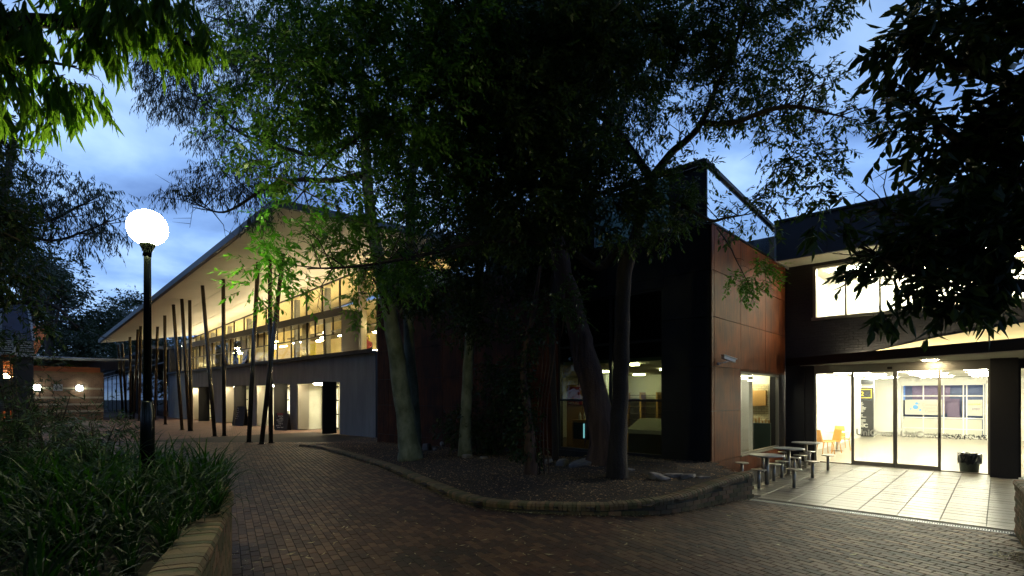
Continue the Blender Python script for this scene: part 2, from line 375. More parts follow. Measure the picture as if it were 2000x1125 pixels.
def pieces(name, mesh, parent, items, m, limit=300, stuff_name=None, alt=()):
    """items: list of (Vector world centre, rz, (sx,sy,sz), rank). The `limit` first by rank become objects sharing mesh, the rest one stuff part."""
    items = sorted(items, key=lambda t: t[3])
    meshes = [mesh]
    for a in alt:
        q = mesh.copy(); q.materials[0] = a; meshes.append(q)
    rp = random.Random(len(items))
    for p, rz, s_, _ in items[:limit]:
        o = bpy.data.objects.new(name, meshes[rp.choice((0, 0, 1, 2)[:3 + (len(alt) > 1)]) % len(meshes)]); C.objects.link(o); o.parent = parent
        o.matrix_parent_inverse = Matrix.Translation(-wloc(parent))
        o.location = p; o.rotation_euler = (0, 0, rz); o.scale = s_
    rest = items[limit:]
    if rest:
        bv = np.array([v.co for v in mesh.vertices]); nf = [list(q.vertices) for q in mesh.polygons]; nv = len(bv)
        V = np.zeros((len(rest) * nv, 3)); F = []
        for i, (p, rz, s_, _) in enumerate(rest):
            c_, s2 = math.cos(rz), math.sin(rz); q = bv * np.array(s_)
            V[i * nv:(i + 1) * nv] = np.stack([q[:, 0] * c_ - q[:, 1] * s2, q[:, 0] * s2 + q[:, 1] * c_, q[:, 2]], 1) + np.array(p)
            F += [tuple(j + i * nv for j in g) for g in nf]
        me = bpy.data.meshes.new(stuff_name or name + '_field'); me.from_pydata(V.tolist(), [], F); me.materials.append(m)
        for a in alt: me.materials.append(a)
        if alt: me.polygons.foreach_set('material_index', np.repeat(np.random.RandomState(4).choice(len(alt) + 1, len(rest)), len(nf)).astype(np.int32))
        link(stuff_name or name + '_field', me, parent, kind='stuff')

def inpoly(x, y, P):
    c = False; j = len(P) - 1
    for i in range(len(P)):
        xi, yi = P[i][0], P[i][1]; xj, yj = P[j][0], P[j][1]
        if (yi > y) != (yj > y) and x < (xj - xi) * (y - yi) / (yj - yi) + xi: c = not c
        j = i
    return c
def smooth_path(P, step=.15):
    """Catmull-Rom through the points, resampled"""
    P = [Vector(p) for p in P]; Q = [P[0] * 2 - P[1]] + P + [P[-1] * 2 - P[-2]]; out = []
    for i in range(1, len(Q) - 2):
        a, b, c_, d = Q[i - 1], Q[i], Q[i + 1], Q[i + 2]; n = max(2, int((c_ - b).length / step))
        for k in range(n):
            t = k / n
            out.append(0.5 * ((2 * b) + (c_ - a) * t + (2 * a - 5 * b + 4 * c_ - d) * t * t + (-a + 3 * b - 3 * c_ + d) * t ** 3))
    out.append(P[-1]); return out
# ================================================================== THE SETTING
g = MB(); g.quad((-420, -300, -.04), (300, -300, -.04), (300, 420, -.04), (-420, 420, -.04)); struct('ground', g, M_soil)
g = MB(); g.quad((-110, -14, -.014), (14, -14, -.014), (14, 18.9, -.014), (-110, 18.9, -.014)); struct('paving', g, M_pavertex)
g = MB(); g.quad((-30, -8, -.009), (9, -8, -.009), (9, 14.5, -.009), (-30, 14.5, -.009)); struct('joint_bed', g, M_mortar)

kerb_px = [(585, 872), (612, 874), (640, 880), (690, 895), (750, 915), (805, 940), (860, 965), (905, 983), (960, 995), (1060, 1003), (1200, 1007), (1310, 1003), (1400, 985), (1470, 972)]
kerb_path = smooth_path([gp(u, v) for u, v in kerb_px], .06)
def lerp_tab(t, tab):
    if t <= tab[0][0]: return tab[0][1]
    for (a, b), (c_, d) in zip(tab, tab[1:]):
        if t <= c_: return b + (d - b) * (t - a) / (c_ - a)
    return tab[-1][1]
def arcs(path):
    s_ = [0.0]
    for a, b in zip(path, path[1:]): s_.append(s_[-1] + (b - a).length)
    return s_
ks = arcs(kerb_path)
# coping top height against arc length: low kerb far left, half-metre wall at the terrace end
kx = [(0, .09), (3, .11), (ks[-1] * .45, .14), (ks[-1] * .72, .16), (ks[-1] * .82, .20), (ks[-1] * .91, .35), (ks[-1], .53)]
def khgt(s_): return lerp_tab(s_, kx)

pw_pts = [W(-.9, .9), W(-1.42, 1.95), W(-2.09, 3.41), W(-2.48, 4.33), W(-2.92, 5.30), W(-3.50, 6.45), W(-4.25, 7.35), W(-5.4, 8.0), W(-7.2, 8.5), W(-9.8, 8.8), W(-13, 9.0)]
pw_path = smooth_path(pw_pts, .06)
planter_poly = [(p.x, p.y) for p in pw_path] + [(W(-14, 1).x, W(-14, 1).y), (W(-6, -1).x, W(-6, -1).y), (W(-.5, -.5).x, W(-.5, -.5).y)]
bed_poly = [(p.x, p.y) for p in kerb_path] + [(-5.2, 12.81), (-20.3, 12.81), (-23.2, 14.55)]
rw_path = smooth_path([W(7.78, 8.03), W(6.9, 6.95), W(6.1, 6.05), W(5.2, 5.0), W(4.6, 4.1)], .06)
rw_poly = [(p.x, p.y) for p in rw_path] + [(W(9, 4).x, W(9, 4).y), (W(9.2, 9).x, W(9.2, 9).y)]

# clay pavers, running bond; the rows run towards the left end of the path
bm_ = MB().bevbox(-.112, .112, -.0545, .0545, -.03, 0, .005)
paver_mesh = bm_.mesh('paver', M_paver)
dv = Vector((rowdir.x, rowdir.y, 0)).normalized(); nv_ = Vector((-dv.y, dv.x, 0))
org = W(0, 9); items = []; rg = random.Random(3)
rw_out = rw_poly
for j in range(-150, 150):
    off = .116 * (j % 2)
    for i in range(-110, 110):
        p = org + nv_ * (j * .1145) + dv * (i * .232 + off)
        D = depth(p)
        if D < 2.2 or D > 24: continue
        R = cs * p.x + sn * p.y
        if abs(R) > D * 1.02 + .8: continue
        if p.y > 11.02 and p.x > -4.6: continue
        if p.y > 14.4: continue
        if inpoly(p.x, p.y, planter_poly) or inpoly(p.x, p.y, bed_poly) or inpoly(p.x, p.y, rw_poly): continue
        p.z = rg.uniform(-.0035, .0015)
        u = 1000 + f * R / D; v = 775 + f * H / D
        inv = 0 if (0 < u < 2000 and v < 1130) else 1000
        items.append((p, rowang + rg.gauss(0, .006), (rg.uniform(.985, 1.005), rg.uniform(.97, 1.01), 1), D + inv))
paving_o = bpy.data.objects['paving']
pieces('paver', paver_mesh, paving_o, items, M_paver, 300, 'paver_field', (M_paver2, M_paver3))

def wall_run(label, path, hfun, thick, side, group=None, faces=True, zbase=0.0, coping_step=.082, name='garden_wall', every=1, capw=.02, lim=300, hb=.083):
    """brick wall along path (outer face line); side=+1: body lies to the left of travel"""
    s_ = arcs(path); t = thing(name, label, 'wall', tuple(path[len(path) // 2]), group)
    nor = []
    for i in range(len(path)):
        d = (path[min(i + 1, len(path) - 1)] - path[max(i - 1, 0)]); d.z = 0; d.normalize(); nor.append(Vector((-d.y, d.x, 0)) * side)
    mb = MB(); n = len(path)
    for i in range(0, n, every):
        p = path[i] + nor[i] * .012; q = path[i] + nor[i] * (thick - .01); h = hfun(s_[i]) - hb - .002
        mb.v += [(p.x, p.y, -.03), (p.x, p.y, h), (q.x, q.y, h), (q.x, q.y, -.03)]
    m2 = len(mb.v) // 4
    for i in range(m2 - 1):
        for k in range(4): mb.f.append((4 * i + k, 4 * i + (k + 1) % 4, 4 * i + 4 + (k + 1) % 4, 4 * i + 4 + k))
    mb.f.append((0, 1, 2, 3)); mb.f.append(tuple(4 * (m2 - 1) + k for k in (3, 2, 1, 0)))
    mb.build('wall_core', M_wmortar, t)
    # coping: bullnosed brick on edge; local x = along, y = across (0 outer .. thick inner)
    w = thick; L = coping_step - .008
    prof = [(-capw, -hb), (-capw - .004, -.045), (-capw + .018, -.010), (.045, 0), (w - .05, 0), (w - .012, -.012), (w, -.04), (w, -hb)]
    cm = MB()
    for x in (-L / 2, L / 2): cm.v += [(x, y * side, z) for y, z in prof]
    k = len(prof)
    for i in range(k): cm.f.append((i, (i + 1) % k, k + (i + 1) % k, k + i))
    cm.f.append(tuple(reversed(range(k)))); cm.f.append(tuple(range(k, 2 * k)))
    cmesh = cm.mesh('coping_brick', M_wbrick)
    def at(sv):
        i = max(0, min(n - 2, next((j for j in range(n) if s_[j] > sv), n - 1) - 1)); a = (sv - s_[i]) / max(1e-6, s_[i + 1] - s_[i])
        p = path[i].lerp(path[i + 1], a); d = (path[i + 1] - path[i]).normalized()
        return p, math.atan2(d.y, d.x), nor[i]
    its = []; sv = coping_step / 2
    while sv < s_[-1]:
        p, a, nn = at(sv); q = p.copy(); q.z = hfun(sv) + rg.uniform(-.003, .003)
        its.append((q, a + rg.gauss(0, .012), (1, 1, 1), depth(p) + (100 if depth(p) < 2.5 else 0))); sv += coping_step
    pieces('coping_brick', cmesh, t, its, M_wbrick, lim, 'coping_run', (M_wbrick2,))
    if faces:
        fm = MB().bevbox(-.112, .112, -.012, .012, -.036, .036, .003)
        fmesh = fm.mesh('brick', M_wbrick); its = []; c_ = 0; z = -.0 + .038
        while z < 1.2:
            sv = .12 + (.12 if c_ % 2 else 0)
            while sv < s_[-1] - .06:
                if z + .04 < hfun(sv) - hb + .003:
                    p, a, nn = at(sv); q = p + nn * .008; q.z = z; its.append((q, a + rg.gauss(0, .008), (1, 1, 1), depth(p) + (100 if depth(p) < 2.5 else 0)))
                sv += .24
            z += .083; c_ += 1
        pieces('brick', fmesh, t, its, M_wbrick, lim, 'brickwork', (M_wbrick2,))
        # end face bricks
    return t
wall_run('low curved brick kerb wall with rounded coping edging the mulch bed under the trees', kerb_path, khgt, .27, 1, hb=.112)
wall_run('brick planter wall with wide bullnose coping in front of the strappy plants', pw_path, lambda s_: .95, .29, 1, coping_step=.088)
wall_run('end of a brick wall with bullnose coping right of the tiled terrace', rw_path, lambda s_: .83, .28, 1, coping_step=.085)
# squared end of the kerb wall at the terrace
# mulch bed
def mulch_h(x, y):
    base = lerp_tab(x, [(-22, .03), (-19, .10), (-12, .24), (-8, .30), (-4, .33)])
    dmin = min((Vector((x, y, 0)) - p).length for p in kerb_path[::6]); k = min(range(0, len(kerb_path), 6), key=lambda i: (Vector((x, y, 0)) - kerb_path[i]).length)
    edge = khgt(ks[k]) - .05; t = min(1, dmin / 1.4)
    return edge + (max(base, edge) - edge) * t + .03 * math.sin(x * 1.7 + y) * math.sin(y * 2.3) * t
mb = MB(); NX, NY = 74, 26; idx = {}
for i in range(NX):
    for j in range(NY):
        x = -23.2 + i * (19.6 / (NX - 1)); y = 6.6 + j * (8.0 / (NY - 1))
        if inpoly(x, y, bed_poly) or any(inpoly(x + a, y + b, bed_poly) for a, b in ((.27, 0), (-.27, 0), (0, .33), (0, -.33))):
            idx[i, j] = len(mb.v)
            ins = inpoly(x, y, bed_poly) and min((Vector((x, y, 0)) - p).length for p in kerb_path[::4]) > .13
            mb.v.append((x, y, mulch_h(x, y) if ins or y > 12.5 else mulch_h(x, y) - .02))
for (i, j) in idx:
    q = [(i, j), (i + 1, j), (i + 1, j + 1), (i, j + 1)]
    cx_ = -23.2 + (i + .5) * (19.6 / (NX - 1)); cy_ = 6.6 + (j + .5) * (8.0 / (NY - 1))
    if all(k in idx for k in q) and inpoly(cx_, cy_, bed_poly): mb.f.append(tuple(idx[k] for k in q))
struct('mulch_bed', mb, M_mulch, True)
# edge strip inside the kerb so no gap shows
nk = []
for i in range(0, len(kerb_path), 3):
    d = kerb_path[min(i + 1, len(kerb_path) - 1)] - kerb_path[max(i - 1, 0)]; d.normalize(); nn = Vector((-d.y, d.x, 0))
    a = kerb_path[i] + nn * .2; b = kerb_path[i] + nn * .75
    nk.append((Vector((a.x, a.y, khgt(ks[i]) - .045)), Vector((b.x, b.y, mulch_h(b.x, b.y) + .012))))
mb = MB()
for a, b in nk: mb.v += [tuple(a), tuple(b)]
for i in range(len(nk) - 1): mb.f.append((2 * i, 2 * i + 2, 2 * i + 3, 2 * i + 1))
struct('mulch_edge', mb, M_mulch, True)
# bark chips
def chips(name, m, n, sampler, smin, smax, label, cat, seed, curl=False, tilt=.35):
    r = np.random.RandomState(seed); P = sampler(r, n); n = len(P)
    a = r.rand(n) * 6.283; L = smin + (smax - smin) * r.rand(n) ** 2; w = L * (.22 if curl else .5) * (.6 + .6 * r.rand(n))
    ux = np.stack([np.cos(a), np.sin(a), tilt * (r.rand(n) - .5)], 1); uy = np.stack([-np.sin(a), np.cos(a), tilt * (r.rand(n) - .5)], 1)
    c_ = P + np.array([0, 0, .012]); L = L[:, None]; w = w[:, None]
    V = np.stack([c_ - ux * L / 2, c_ - uy * w / 2 + (uy * w * .9 if curl else 0), c_ + ux * L / 2, c_ + uy * w / 2 + (uy * w * .9 if curl else 0)], 1).reshape(-1, 3)
    V[1::4, 2] += .006
    o = fast_mesh(name, V, 4, m); o['label'] = label; o['category'] = cat; o['kind'] = 'stuff'; return o
def fast_mesh(name, V, k, m, parent=None, **kw):
    nvv = len(V); me = bpy.data.meshes.new(name); me.vertices.add(nvv); me.vertices.foreach_set('co', np.asarray(V, np.float32).ravel())
    me.loops.add(nvv); me.loops.foreach_set('vertex_index', np.arange(nvv, dtype=np.int32)); nf = nvv // k
    me.polygons.add(nf); me.polygons.foreach_set('loop_start', np.arange(0, nvv, k, dtype=np.int32)); me.polygons.foreach_set('loop_total', np.full(nf, k, np.int32))
    me.materials.append(m); me.update(calc_edges=True); me.validate()
    return link(name, me, parent, **kw)
def bed_sampler(r, n):
    out = []
    while len(out) < n:
        x = -23 + 19.2 * r.rand(); y = 6.7 + 7.8 * r.rand()
        if r.rand() > .25 + .75 * (x + 23) / 19: continue
        if inpoly(x, y, bed_poly) : out.append((x, y, mulch_h(x, y)))
    return np.array(out)
chips('bark_mulch', M_chip, 18000, bed_sampler, .02, .07, 'loose bark chips and dry leaves covering the bed under the trees', 'mulch', 1)
def path_sampler(r, n):
    out = []
    while len(out) < n:
        if r.rand() < .45: R = -3.3 + 5.6 * r.rand(); D = 5.8 + 3.6 * r.rand()
        else:
            D = 5.8 + 9 * r.rand(); R = D * (-.6 + 1.5 * r.rand())
        p = W(R, D)
        if inpoly(p.x, p.y, planter_poly) or inpoly(p.x, p.y, bed_poly) or (p.y > 11 and p.x > -4): continue
        out.append((p.x, p.y, .004))
    return np.array(out)
chips('leaf_litter', M_dead, 340, path_sampler, .05, .15, 'thin curled dry leaves scattered over the brick path', 'leaf litter', 2, curl=True)
def kerb_sampler(r, n):
    out = []
    for _ in range(n):
        i = r.randint(0, len(kerb_path) - 1); d = (kerb_path[min(i + 1, len(kerb_path) - 1)] - kerb_path[max(i - 1, 0)]).normalized()
        p = kerb_path[i] + Vector((d.y, -d.x, 0)) * abs(r.normal(0, .10) + .05); out.append((p.x, p.y, .003))
    for _ in range(500):
        p = W(6.3 + .5 * r.rand(), 6.1 + .8 * r.rand()); 
        if not inpoly(p.x, p.y, rw_poly): out.append((p.x, p.y, .004 + .03 * r.rand()))
    for _ in range(350):
        i = r.randint(20, len(pw_path) - 60); d = (pw_path[i + 1] - pw_path[i]).normalized()
        p = pw_path[i] + Vector((d.y, -d.x, 0)) * (abs(r.normal(0, .12)) + .03); out.append((p.x, p.y, .004))
    return np.array(out)
chips('kerb_litter', M_dead, 1100, kerb_sampler, .02, .07, 'fine dry leaf debris gathered along the foot of the brick kerb', 'leaf litter', 3, curl=True)

# ------------------------------------------------------------------ tiled terrace and drain
mb = MB(); mb.quad((-5.2, 11.14, -.004), (4, 11.14, -.004), (4, 18.87, -.004), (-5.2, 18.87, -.004)); terrace = struct('terrace', mb, M_grout)
tm = MB().bevbox(-.289, .289, -.147, .147, -.02, 0, .004).mesh('tile', M_tile); items = []
for j in range(25):
    for i in range(-7, 6):
        x = -.15 + (i + .5) * .585; y = 11.30 + .155 + j * .302
        if x < -5.0 or x > 3.2 or inpoly(x, y, bed_poly): continue
        p = Vector((x, y, .006 + rg.uniform(-.0012, .0012)))
        items.append((p, rg.gauss(0, .0008), (1, 1, 1), abs(x + 1.8)))
pieces('tile', tm, terrace, items, M_tile, 300, 'tile_field')
mb = MB(); dr = MB()
dg = thing('drain_grate', 'narrow slotted steel drain grate between the brick path and the terrace tiles', 'drain', (-1.2, 11.08, 0))
mb.box(-3.7, .35, 11.0, 11.02, -.03, .004); mb.box(-3.7, .35, 11.125, 11.145, -.03, .004); mb.build('drain_frame', M_galv, dg)
sl = MB().box(-.009, .009, -.052, .052, -.02, .003).mesh('grate_bar', M_galv)
its = [(Vector((-2.55 + .0325 * i, 11.0725, 0)), 0, (1, 1, 1), 3 - i * .01) for i in range(88)]
pieces('grate_bar', sl, dg, its, M_galv)
mb = MB().box(-3.7, -2.58, 11.022, 11.123, -.02, .004); mb.build('edge_stone', M_concl, dg)

# ------------------------------------------------------------------ rust clad building
RX, RY = -5.21, 12.8
rb = thing('rust_clad_building', 'box building clad in rusty steel panels behind the trees with cafe window', 'building', (RX, RY, 0))
zs = [0, .46, 1.74, 2.86, 4.11, 5.28, 6.42]
core = MB()
WX0, WX1, WZ0, WZ1 = -10.04, -6.51, .48, 5.0            # front window
SY0, SY1, SZ0, SZ1 = 14.82, 18.25, .48, 2.80           # side window
# backing walls with real openings
t_ = .22; yb = RY + .03
for (x0, x1, z0, z1) in ((-20.3, WX0, 0, 6.4), (WX1, RX - .03, 0, 6.4), (WX0, WX1, 0, WZ0), (WX0, WX1, WZ1, 6.4)): core.box(x0, x1, yb, yb + t_, z0, z1)
for (y0, y1, z0, z1) in ((yb + t_, SY0, 0, 6.4), (SY1, 19.1, 0, 6.4), (SY0, SY1, 0, SZ0), (SY0, SY1, SZ1, 6.4)): core.box(RX - .03 - t_, RX - .03, y0, y1, z0, z1)
core.box(-20.3, RX - .3, 13.1, 19.1, 6.2, 6.4)   # roof slab
core.build('wall', M_dkpaint, rb)
xsj = [RX - .06, RX - 1.3, -8.3, -10.04, -11.9, -13.8, -15.7, -17.6, -19.4, -20.3]
xcols = [(-6.51, -5.27), (-10.04, -6.51), (-11.9, -10.04), (-13.8, -11.9), (-15.7, -13.8), (-17.6, -15.7), (-19.4, -17.6), (-20.3, -19.4)]
G_ = .008
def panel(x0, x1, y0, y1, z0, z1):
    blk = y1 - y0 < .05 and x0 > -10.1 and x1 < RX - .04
    MB().box(x0, x1, y0, y1, z0, z1).build('panel', M_blackshade if blk else (M_rustshade if x1 < RX - .04 else M_rust), rb)
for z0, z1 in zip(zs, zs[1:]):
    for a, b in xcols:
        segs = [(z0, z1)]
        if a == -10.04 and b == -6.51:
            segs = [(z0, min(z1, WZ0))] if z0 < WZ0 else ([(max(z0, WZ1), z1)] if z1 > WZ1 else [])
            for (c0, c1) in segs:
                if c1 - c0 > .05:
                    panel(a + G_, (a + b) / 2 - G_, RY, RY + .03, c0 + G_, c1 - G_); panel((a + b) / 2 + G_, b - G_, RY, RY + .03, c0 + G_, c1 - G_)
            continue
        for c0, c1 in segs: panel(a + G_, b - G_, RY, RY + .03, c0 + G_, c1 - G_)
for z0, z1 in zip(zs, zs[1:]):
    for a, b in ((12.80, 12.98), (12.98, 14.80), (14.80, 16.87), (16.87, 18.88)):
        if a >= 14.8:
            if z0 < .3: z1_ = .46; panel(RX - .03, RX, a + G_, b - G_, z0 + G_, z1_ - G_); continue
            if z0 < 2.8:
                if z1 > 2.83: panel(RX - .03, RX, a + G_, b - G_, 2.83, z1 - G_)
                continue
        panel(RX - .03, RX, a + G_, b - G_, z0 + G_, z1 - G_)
MB().box(-20.35, RX + .03, RY - .03, RY + .12, 6.425, 6.47).box(RX - .12, RX + .03, RY + .121, 18.88, 6.425, 6.47).build('parapet_cap', M_black, rb)
# front window
wf = thing_w = MB()
for x in (WX0, WX1 - .06): wf.box(x, x + .06, RY + .02, RY + .12, WZ0, WZ1)
for z in (WZ0, 2.0, 3.62, WZ1 - .06): wf.box(WX0 + .06, WX1 - .06, RY + .022, RY + .118, z - (0 if z in (WZ0, WZ1 - .06) else .03), z + .06 if z in (WZ0, WZ1 - .06) else z + .03)
wf.box(-8.20, -8.10, RY + .018, RY + .122, WZ0 + .06, WZ1 - .06)
wfo = wf.build('window', M_dframe, rb)
for a, b in ((WX0 + .06, -8.2), (-8.1, WX1 - .06)):
    for c0, c1 in ((WZ0 + .06, 1.97), (2.03, 3.59), (3.65, WZ1 - .06)):
        MB().box(a, b, RY + .065, RY + .075, c0, c1).build('pane', M_cglass, wfo)
ws = MB()
for y in (SY0, SY1 - .05): ws.box(RX - .1, RX - .01, y, y + .05, SZ0, SZ1)
for z in (SZ0, SZ1 - .05): ws.box(RX - .1, RX - .01, SY0 + .05, SY1 - .05, z, z + .05)
ws.box(RX - .12, RX + .03, SY0 - .02, SY1 + .02, SZ0 - .035, SZ0 - .003)
wso = ws.build('window', M_frame, rb)
MB().box(RX - .06, RX - .05, SY0 + .05, SY1 - .05, SZ0 + .05, SZ1 - .05).build('pane', M_glass, wso)
# cafe room inside
rm = MB()
rm.box(-16.3, -5.45, 21.6, 21.7, 0, 3.2).box(-16.4, -16.3, 13.1, 21.7, 0, 3.2); rm.box(RX - .24, RX - .14, 19.1, 21.6, 0, 3.2); rm.build('room_wall', M_white, rb)
MB().quad((-16.3, 13.05, .02), (-5.4, 13.05, .02), (-5.4, 21.6, .02), (-16.3, 21.6, .02)).build('room_floor', M_wood, rb)
MB().box(-16.3, -5.5, 13.1, 21.6, 3.1, 3.2).build('room_ceiling', M_concl, rb)
MB().box(-16.3, -5.5, 14.0, 14.1, 3.2, 6.2).build('upper_bulkhead', M_dark, rb)
MB().box(-13.15, -12.8, 19.8, 20.1, .02, 3.1).build('white_column', M_white, rb)
MB().box(-8.4, -6.55, 21.55, 21.59, .9, 2.6).build('tiled_wall', M_tilewall, rb)
MB().box(-7.9, -6.6, 21.40, 21.54, 1.75, 2.35).build('menu_board', M_ply, rb)
MB().box(-6.32, -5.95, 17.6, 17.98, 0.02, 3.1).build('white_column', M_white, rb)
MB().box(-7.9, -6.1, 20.3, 20.85, .02, 1.12).build('counter', M_teal, rb)
cj = MB(); rj = random.Random(5)
for k in range(14):
    x = -7.7 + k * .115; h = rj.uniform(.08, .24); cj.lathe((x, 20.5, 1.12), [(.03, 0), (.035, h * .7), (.015, h)], 6)
cj.build('bottle_row', M_ply, rb, kind='stuff')
MB().box(-6.33, -6.05, 21.0, 21.15, .02, 2.9).build('dark_panel', M_dkpaint, rb)  # plain dark upright panel at the right of the side window view
for (x, y, m_, w) in ((-7.2, 20.9, G_cafe, .6), (-5.85, 16.7, G_cafeb, .16), (-8.6, 16.9, G_cafe, .10), (-11.0, 16.9, G_cafe, .16), (-12.4, 19.6, G_cafeb, .10), (-11.4, 20.2, G_cafe, .25), (-7.9, 13.75, G_cafe, .12)):  # the last lamp is added to light the counter front
    MB().box(x - w, x + w, y - .06, y + .06, 3.03, 3.09).build('ceiling_lamp', m_, rb)

# things inside the front window
def box_thing(name, label, cat, x0, x1, y0, y1, z0, z1, m, group=None, b=.01):
    o = MB().bevbox(x0, x1, y0, y1, z0, z1, b).build(name, m); return tag(o, label, cat, group)
ct = thing('display_counter', 'pale counter with sloping display seen through the large dark window', 'counter', (-8.2, 14.6, 0))
MB().box(-8.45, -7.2, 14.3, 15.0, .02, .98).build('base', M_concl, ct)
MB().box(-8.75, -7.1, 14.1, 15.15, .98, 1.10).build('worktop', M_white, ct)
MB().add([(-8.4, 14.15, 1.1), (-7.3, 14.15, 1.1), (-7.3, 14.9, 1.1), (-8.4, 14.9, 1.1), (-8.2, 14.55, 1.42), (-7.3, 14.55, 1.42), (-7.3, 14.9, 1.42), (-8.2, 14.9, 1.42)],
         [(0, 1, 5, 4), (1, 2, 6, 5), (2, 3, 7, 6), (3, 0, 4, 7), (4, 5, 6, 7)]).build('display_slope', M_concl, ct)
rk = thing('shelf_rack', 'tall dark shelving with orange uprights on the back wall of the cafe shop', 'shelving', (-9.3, 21.2, 0))
for k in range(5): MB().box(-12.6 + k * .8, -12.53 + k * .8, 20.95, 21.4, .02, 2.3).build('upright', M_ply, rk)
for k in range(8): MB().box(-12.5, -9.4, 20.98, 21.38, .2 + k * .28, .22 + k * .28).build('shelf', M_dkpaint, rk)
dr_ = thing('orange_door', 'orange timber door with two dark glazed slots left of the shelving', 'door', (-9.75, 18.9, 0))
MB().box(-12.55, -11.9, 20.1, 20.16, .05, 2.15).build('leaf', M_ply, dr_)
for x in (-12.48, -12.12): MB().box(x, x + .1, 20.085, 20.099, .75, 1.9).build('glazed_slot', M_black, dr_)
bt = thing('bottle_fridge', 'low fridge cabinet with white bottles on top left of the leaning trunk', 'fridge', (-10.7, 15.6, 0))
MB().box(-11.6, -10.4, 15.6, 16.2, .02, 1.25).build('cabinet', M_ply, bt)
MB().box(-11.5, -10.5, 15.58, 15.597, .55, 1.15).build('fridge_window', M_teal, bt)
MB().box(-11.05, -11.0, 15.56, 15.578, .6, 1.12).build('light_tube', G_blue, bt)
for k in range(5):
    o = MB().lathe((-11.4 + k * .2, 15.85, 1.25), [(.05, 0), (.055, .16), (.025, .22), (.02, .28)], 10).build('bottle', M_white); tag(o, ('leftmost', 'second from left', 'middle', 'second from right', 'rightmost')[k] + ' of the white bottles standing on the low fridge cabinet', 'bottle', 'white bottles on the fridge')
sg = MB().box(-13.2, -12.6, 17.5, 17.53, 2.05, 2.52).build('red_poster', M_red); tag(sg, 'dark red poster with pale lettering hanging above the bottle fridge', 'poster')
sg2 = MB().box(-13.2, -12.5, 17.5, 17.53, 1.76, 1.96).build('house_sign', M_red); tag(sg2, 'small dark sign reading HOUSE below the red poster', 'sign')
MB().box(-13.3, -12.4, 17.54, 17.6, .02, 2.6).build('sign_stand', M_ply, sg2)
TEXTS = []
def text(s_, loc, size, m, parent, rot=(math.pi / 2, 0, 0), name='lettering', align='LEFT', ext=.003, off=0.0):
    cu = bpy.data.curves.new(name, 'FONT'); cu.body = s_; cu.size = size; cu.align_x = align; cu.extrude = ext; cu.offset = off; cu.materials.append(m)
    o = bpy.data.objects.new(name, cu); C.objects.link(o); o.rotation_euler = rot
    o.parent = parent; o.matrix_parent_inverse = Matrix.Translation(-wloc(parent)); o.location = loc
    TEXTS.append(o); return o
text('HOUSE', (-13.17, 17.49, 1.78), .17, M_white, sg2)

# upper glazed volume over the rust box
ub = thing('rooftop_glass_pavilion', 'glazed upper volume with sloping roof edge above the rusty box', 'building', (-9, 16, 6.47))
UX, UY = -5.42, 12.98
zt0, zt1 = 8.03, 7.45
mb = MB(); mb.add([(-13.5, UY, 6.40), (UX - 3.4, UY, 6.40), (UX - 3.4, UY, zt0), (-13.5, UY, zt0), (-13.5, UY + .1, 6.40), (UX - 3.4, UY + .1, 6.40), (UX - 3.4, UY + .1, zt0), (-13.5, UY + .1, zt0)],
                   [(0, 1, 2, 3), (5, 4, 7, 6), (1, 5, 6, 2), (4, 0, 3, 7)]).build('wall', M_dark, ub)
for k, (a, b) in enumerate(((UX - 3.38, UX - 2.05), (UX - 1.98, UX - 1.02))):
    MB().box(a, b, UY + .02, UY + .05, 6.43, zt0 - .02).build('pane', M_dglass, ub)
MB().box(UX - 2.05, UX - 1.98, UY, UY + .1, 6.40, zt0).box(UX - 1.02, UX - .94, UY, UY + .1, 6.40, zt0).box(UX - .03, UX + .02, UY - .02, UY + .03, 6.40, zt0).build('mullion', M_dkpaint, ub)
MB().box(UX - .94, UX - .03, UY + .01, UY + .06, 6.42, zt0 - .01).build('wall_panel', M_dark, ub)
ys = [UY + .05, 14.55, 16.1, 17.65, 19.2, 21.0]
zt = lambda y: zt0 + (zt1 - zt0) * (y - UY) / 8.0
for a, b in zip(ys, ys[1:]):
    MB().add([(UX, a, 6.4), (UX, b - .02, 6.4), (UX, b - .02, zt(b)), (UX, a, zt(a)), (UX - .012, a, 6.4), (UX - .012, b - .02, 6.4), (UX - .012, b - .02, zt(b)), (UX - .012, a, zt(a))],
             [(0, 1, 2, 3), (7, 6, 5, 4), (0, 4, 5, 1), (3, 2, 6, 7), (1, 5, 6, 2), (0, 3, 7, 4)]).build('pane', M_bglass, ub)
MB().obox((UX - .02, UY - .1, zt0 + .04), (UX - .02, 21.2, zt(21.2) + .04), .14, .10).obox((UX, UY - .05, zt0 + .05), (-13.5, UY - .05, zt0 + .05), .14, .11).build('roof_edge', M_dkpaint, ub)
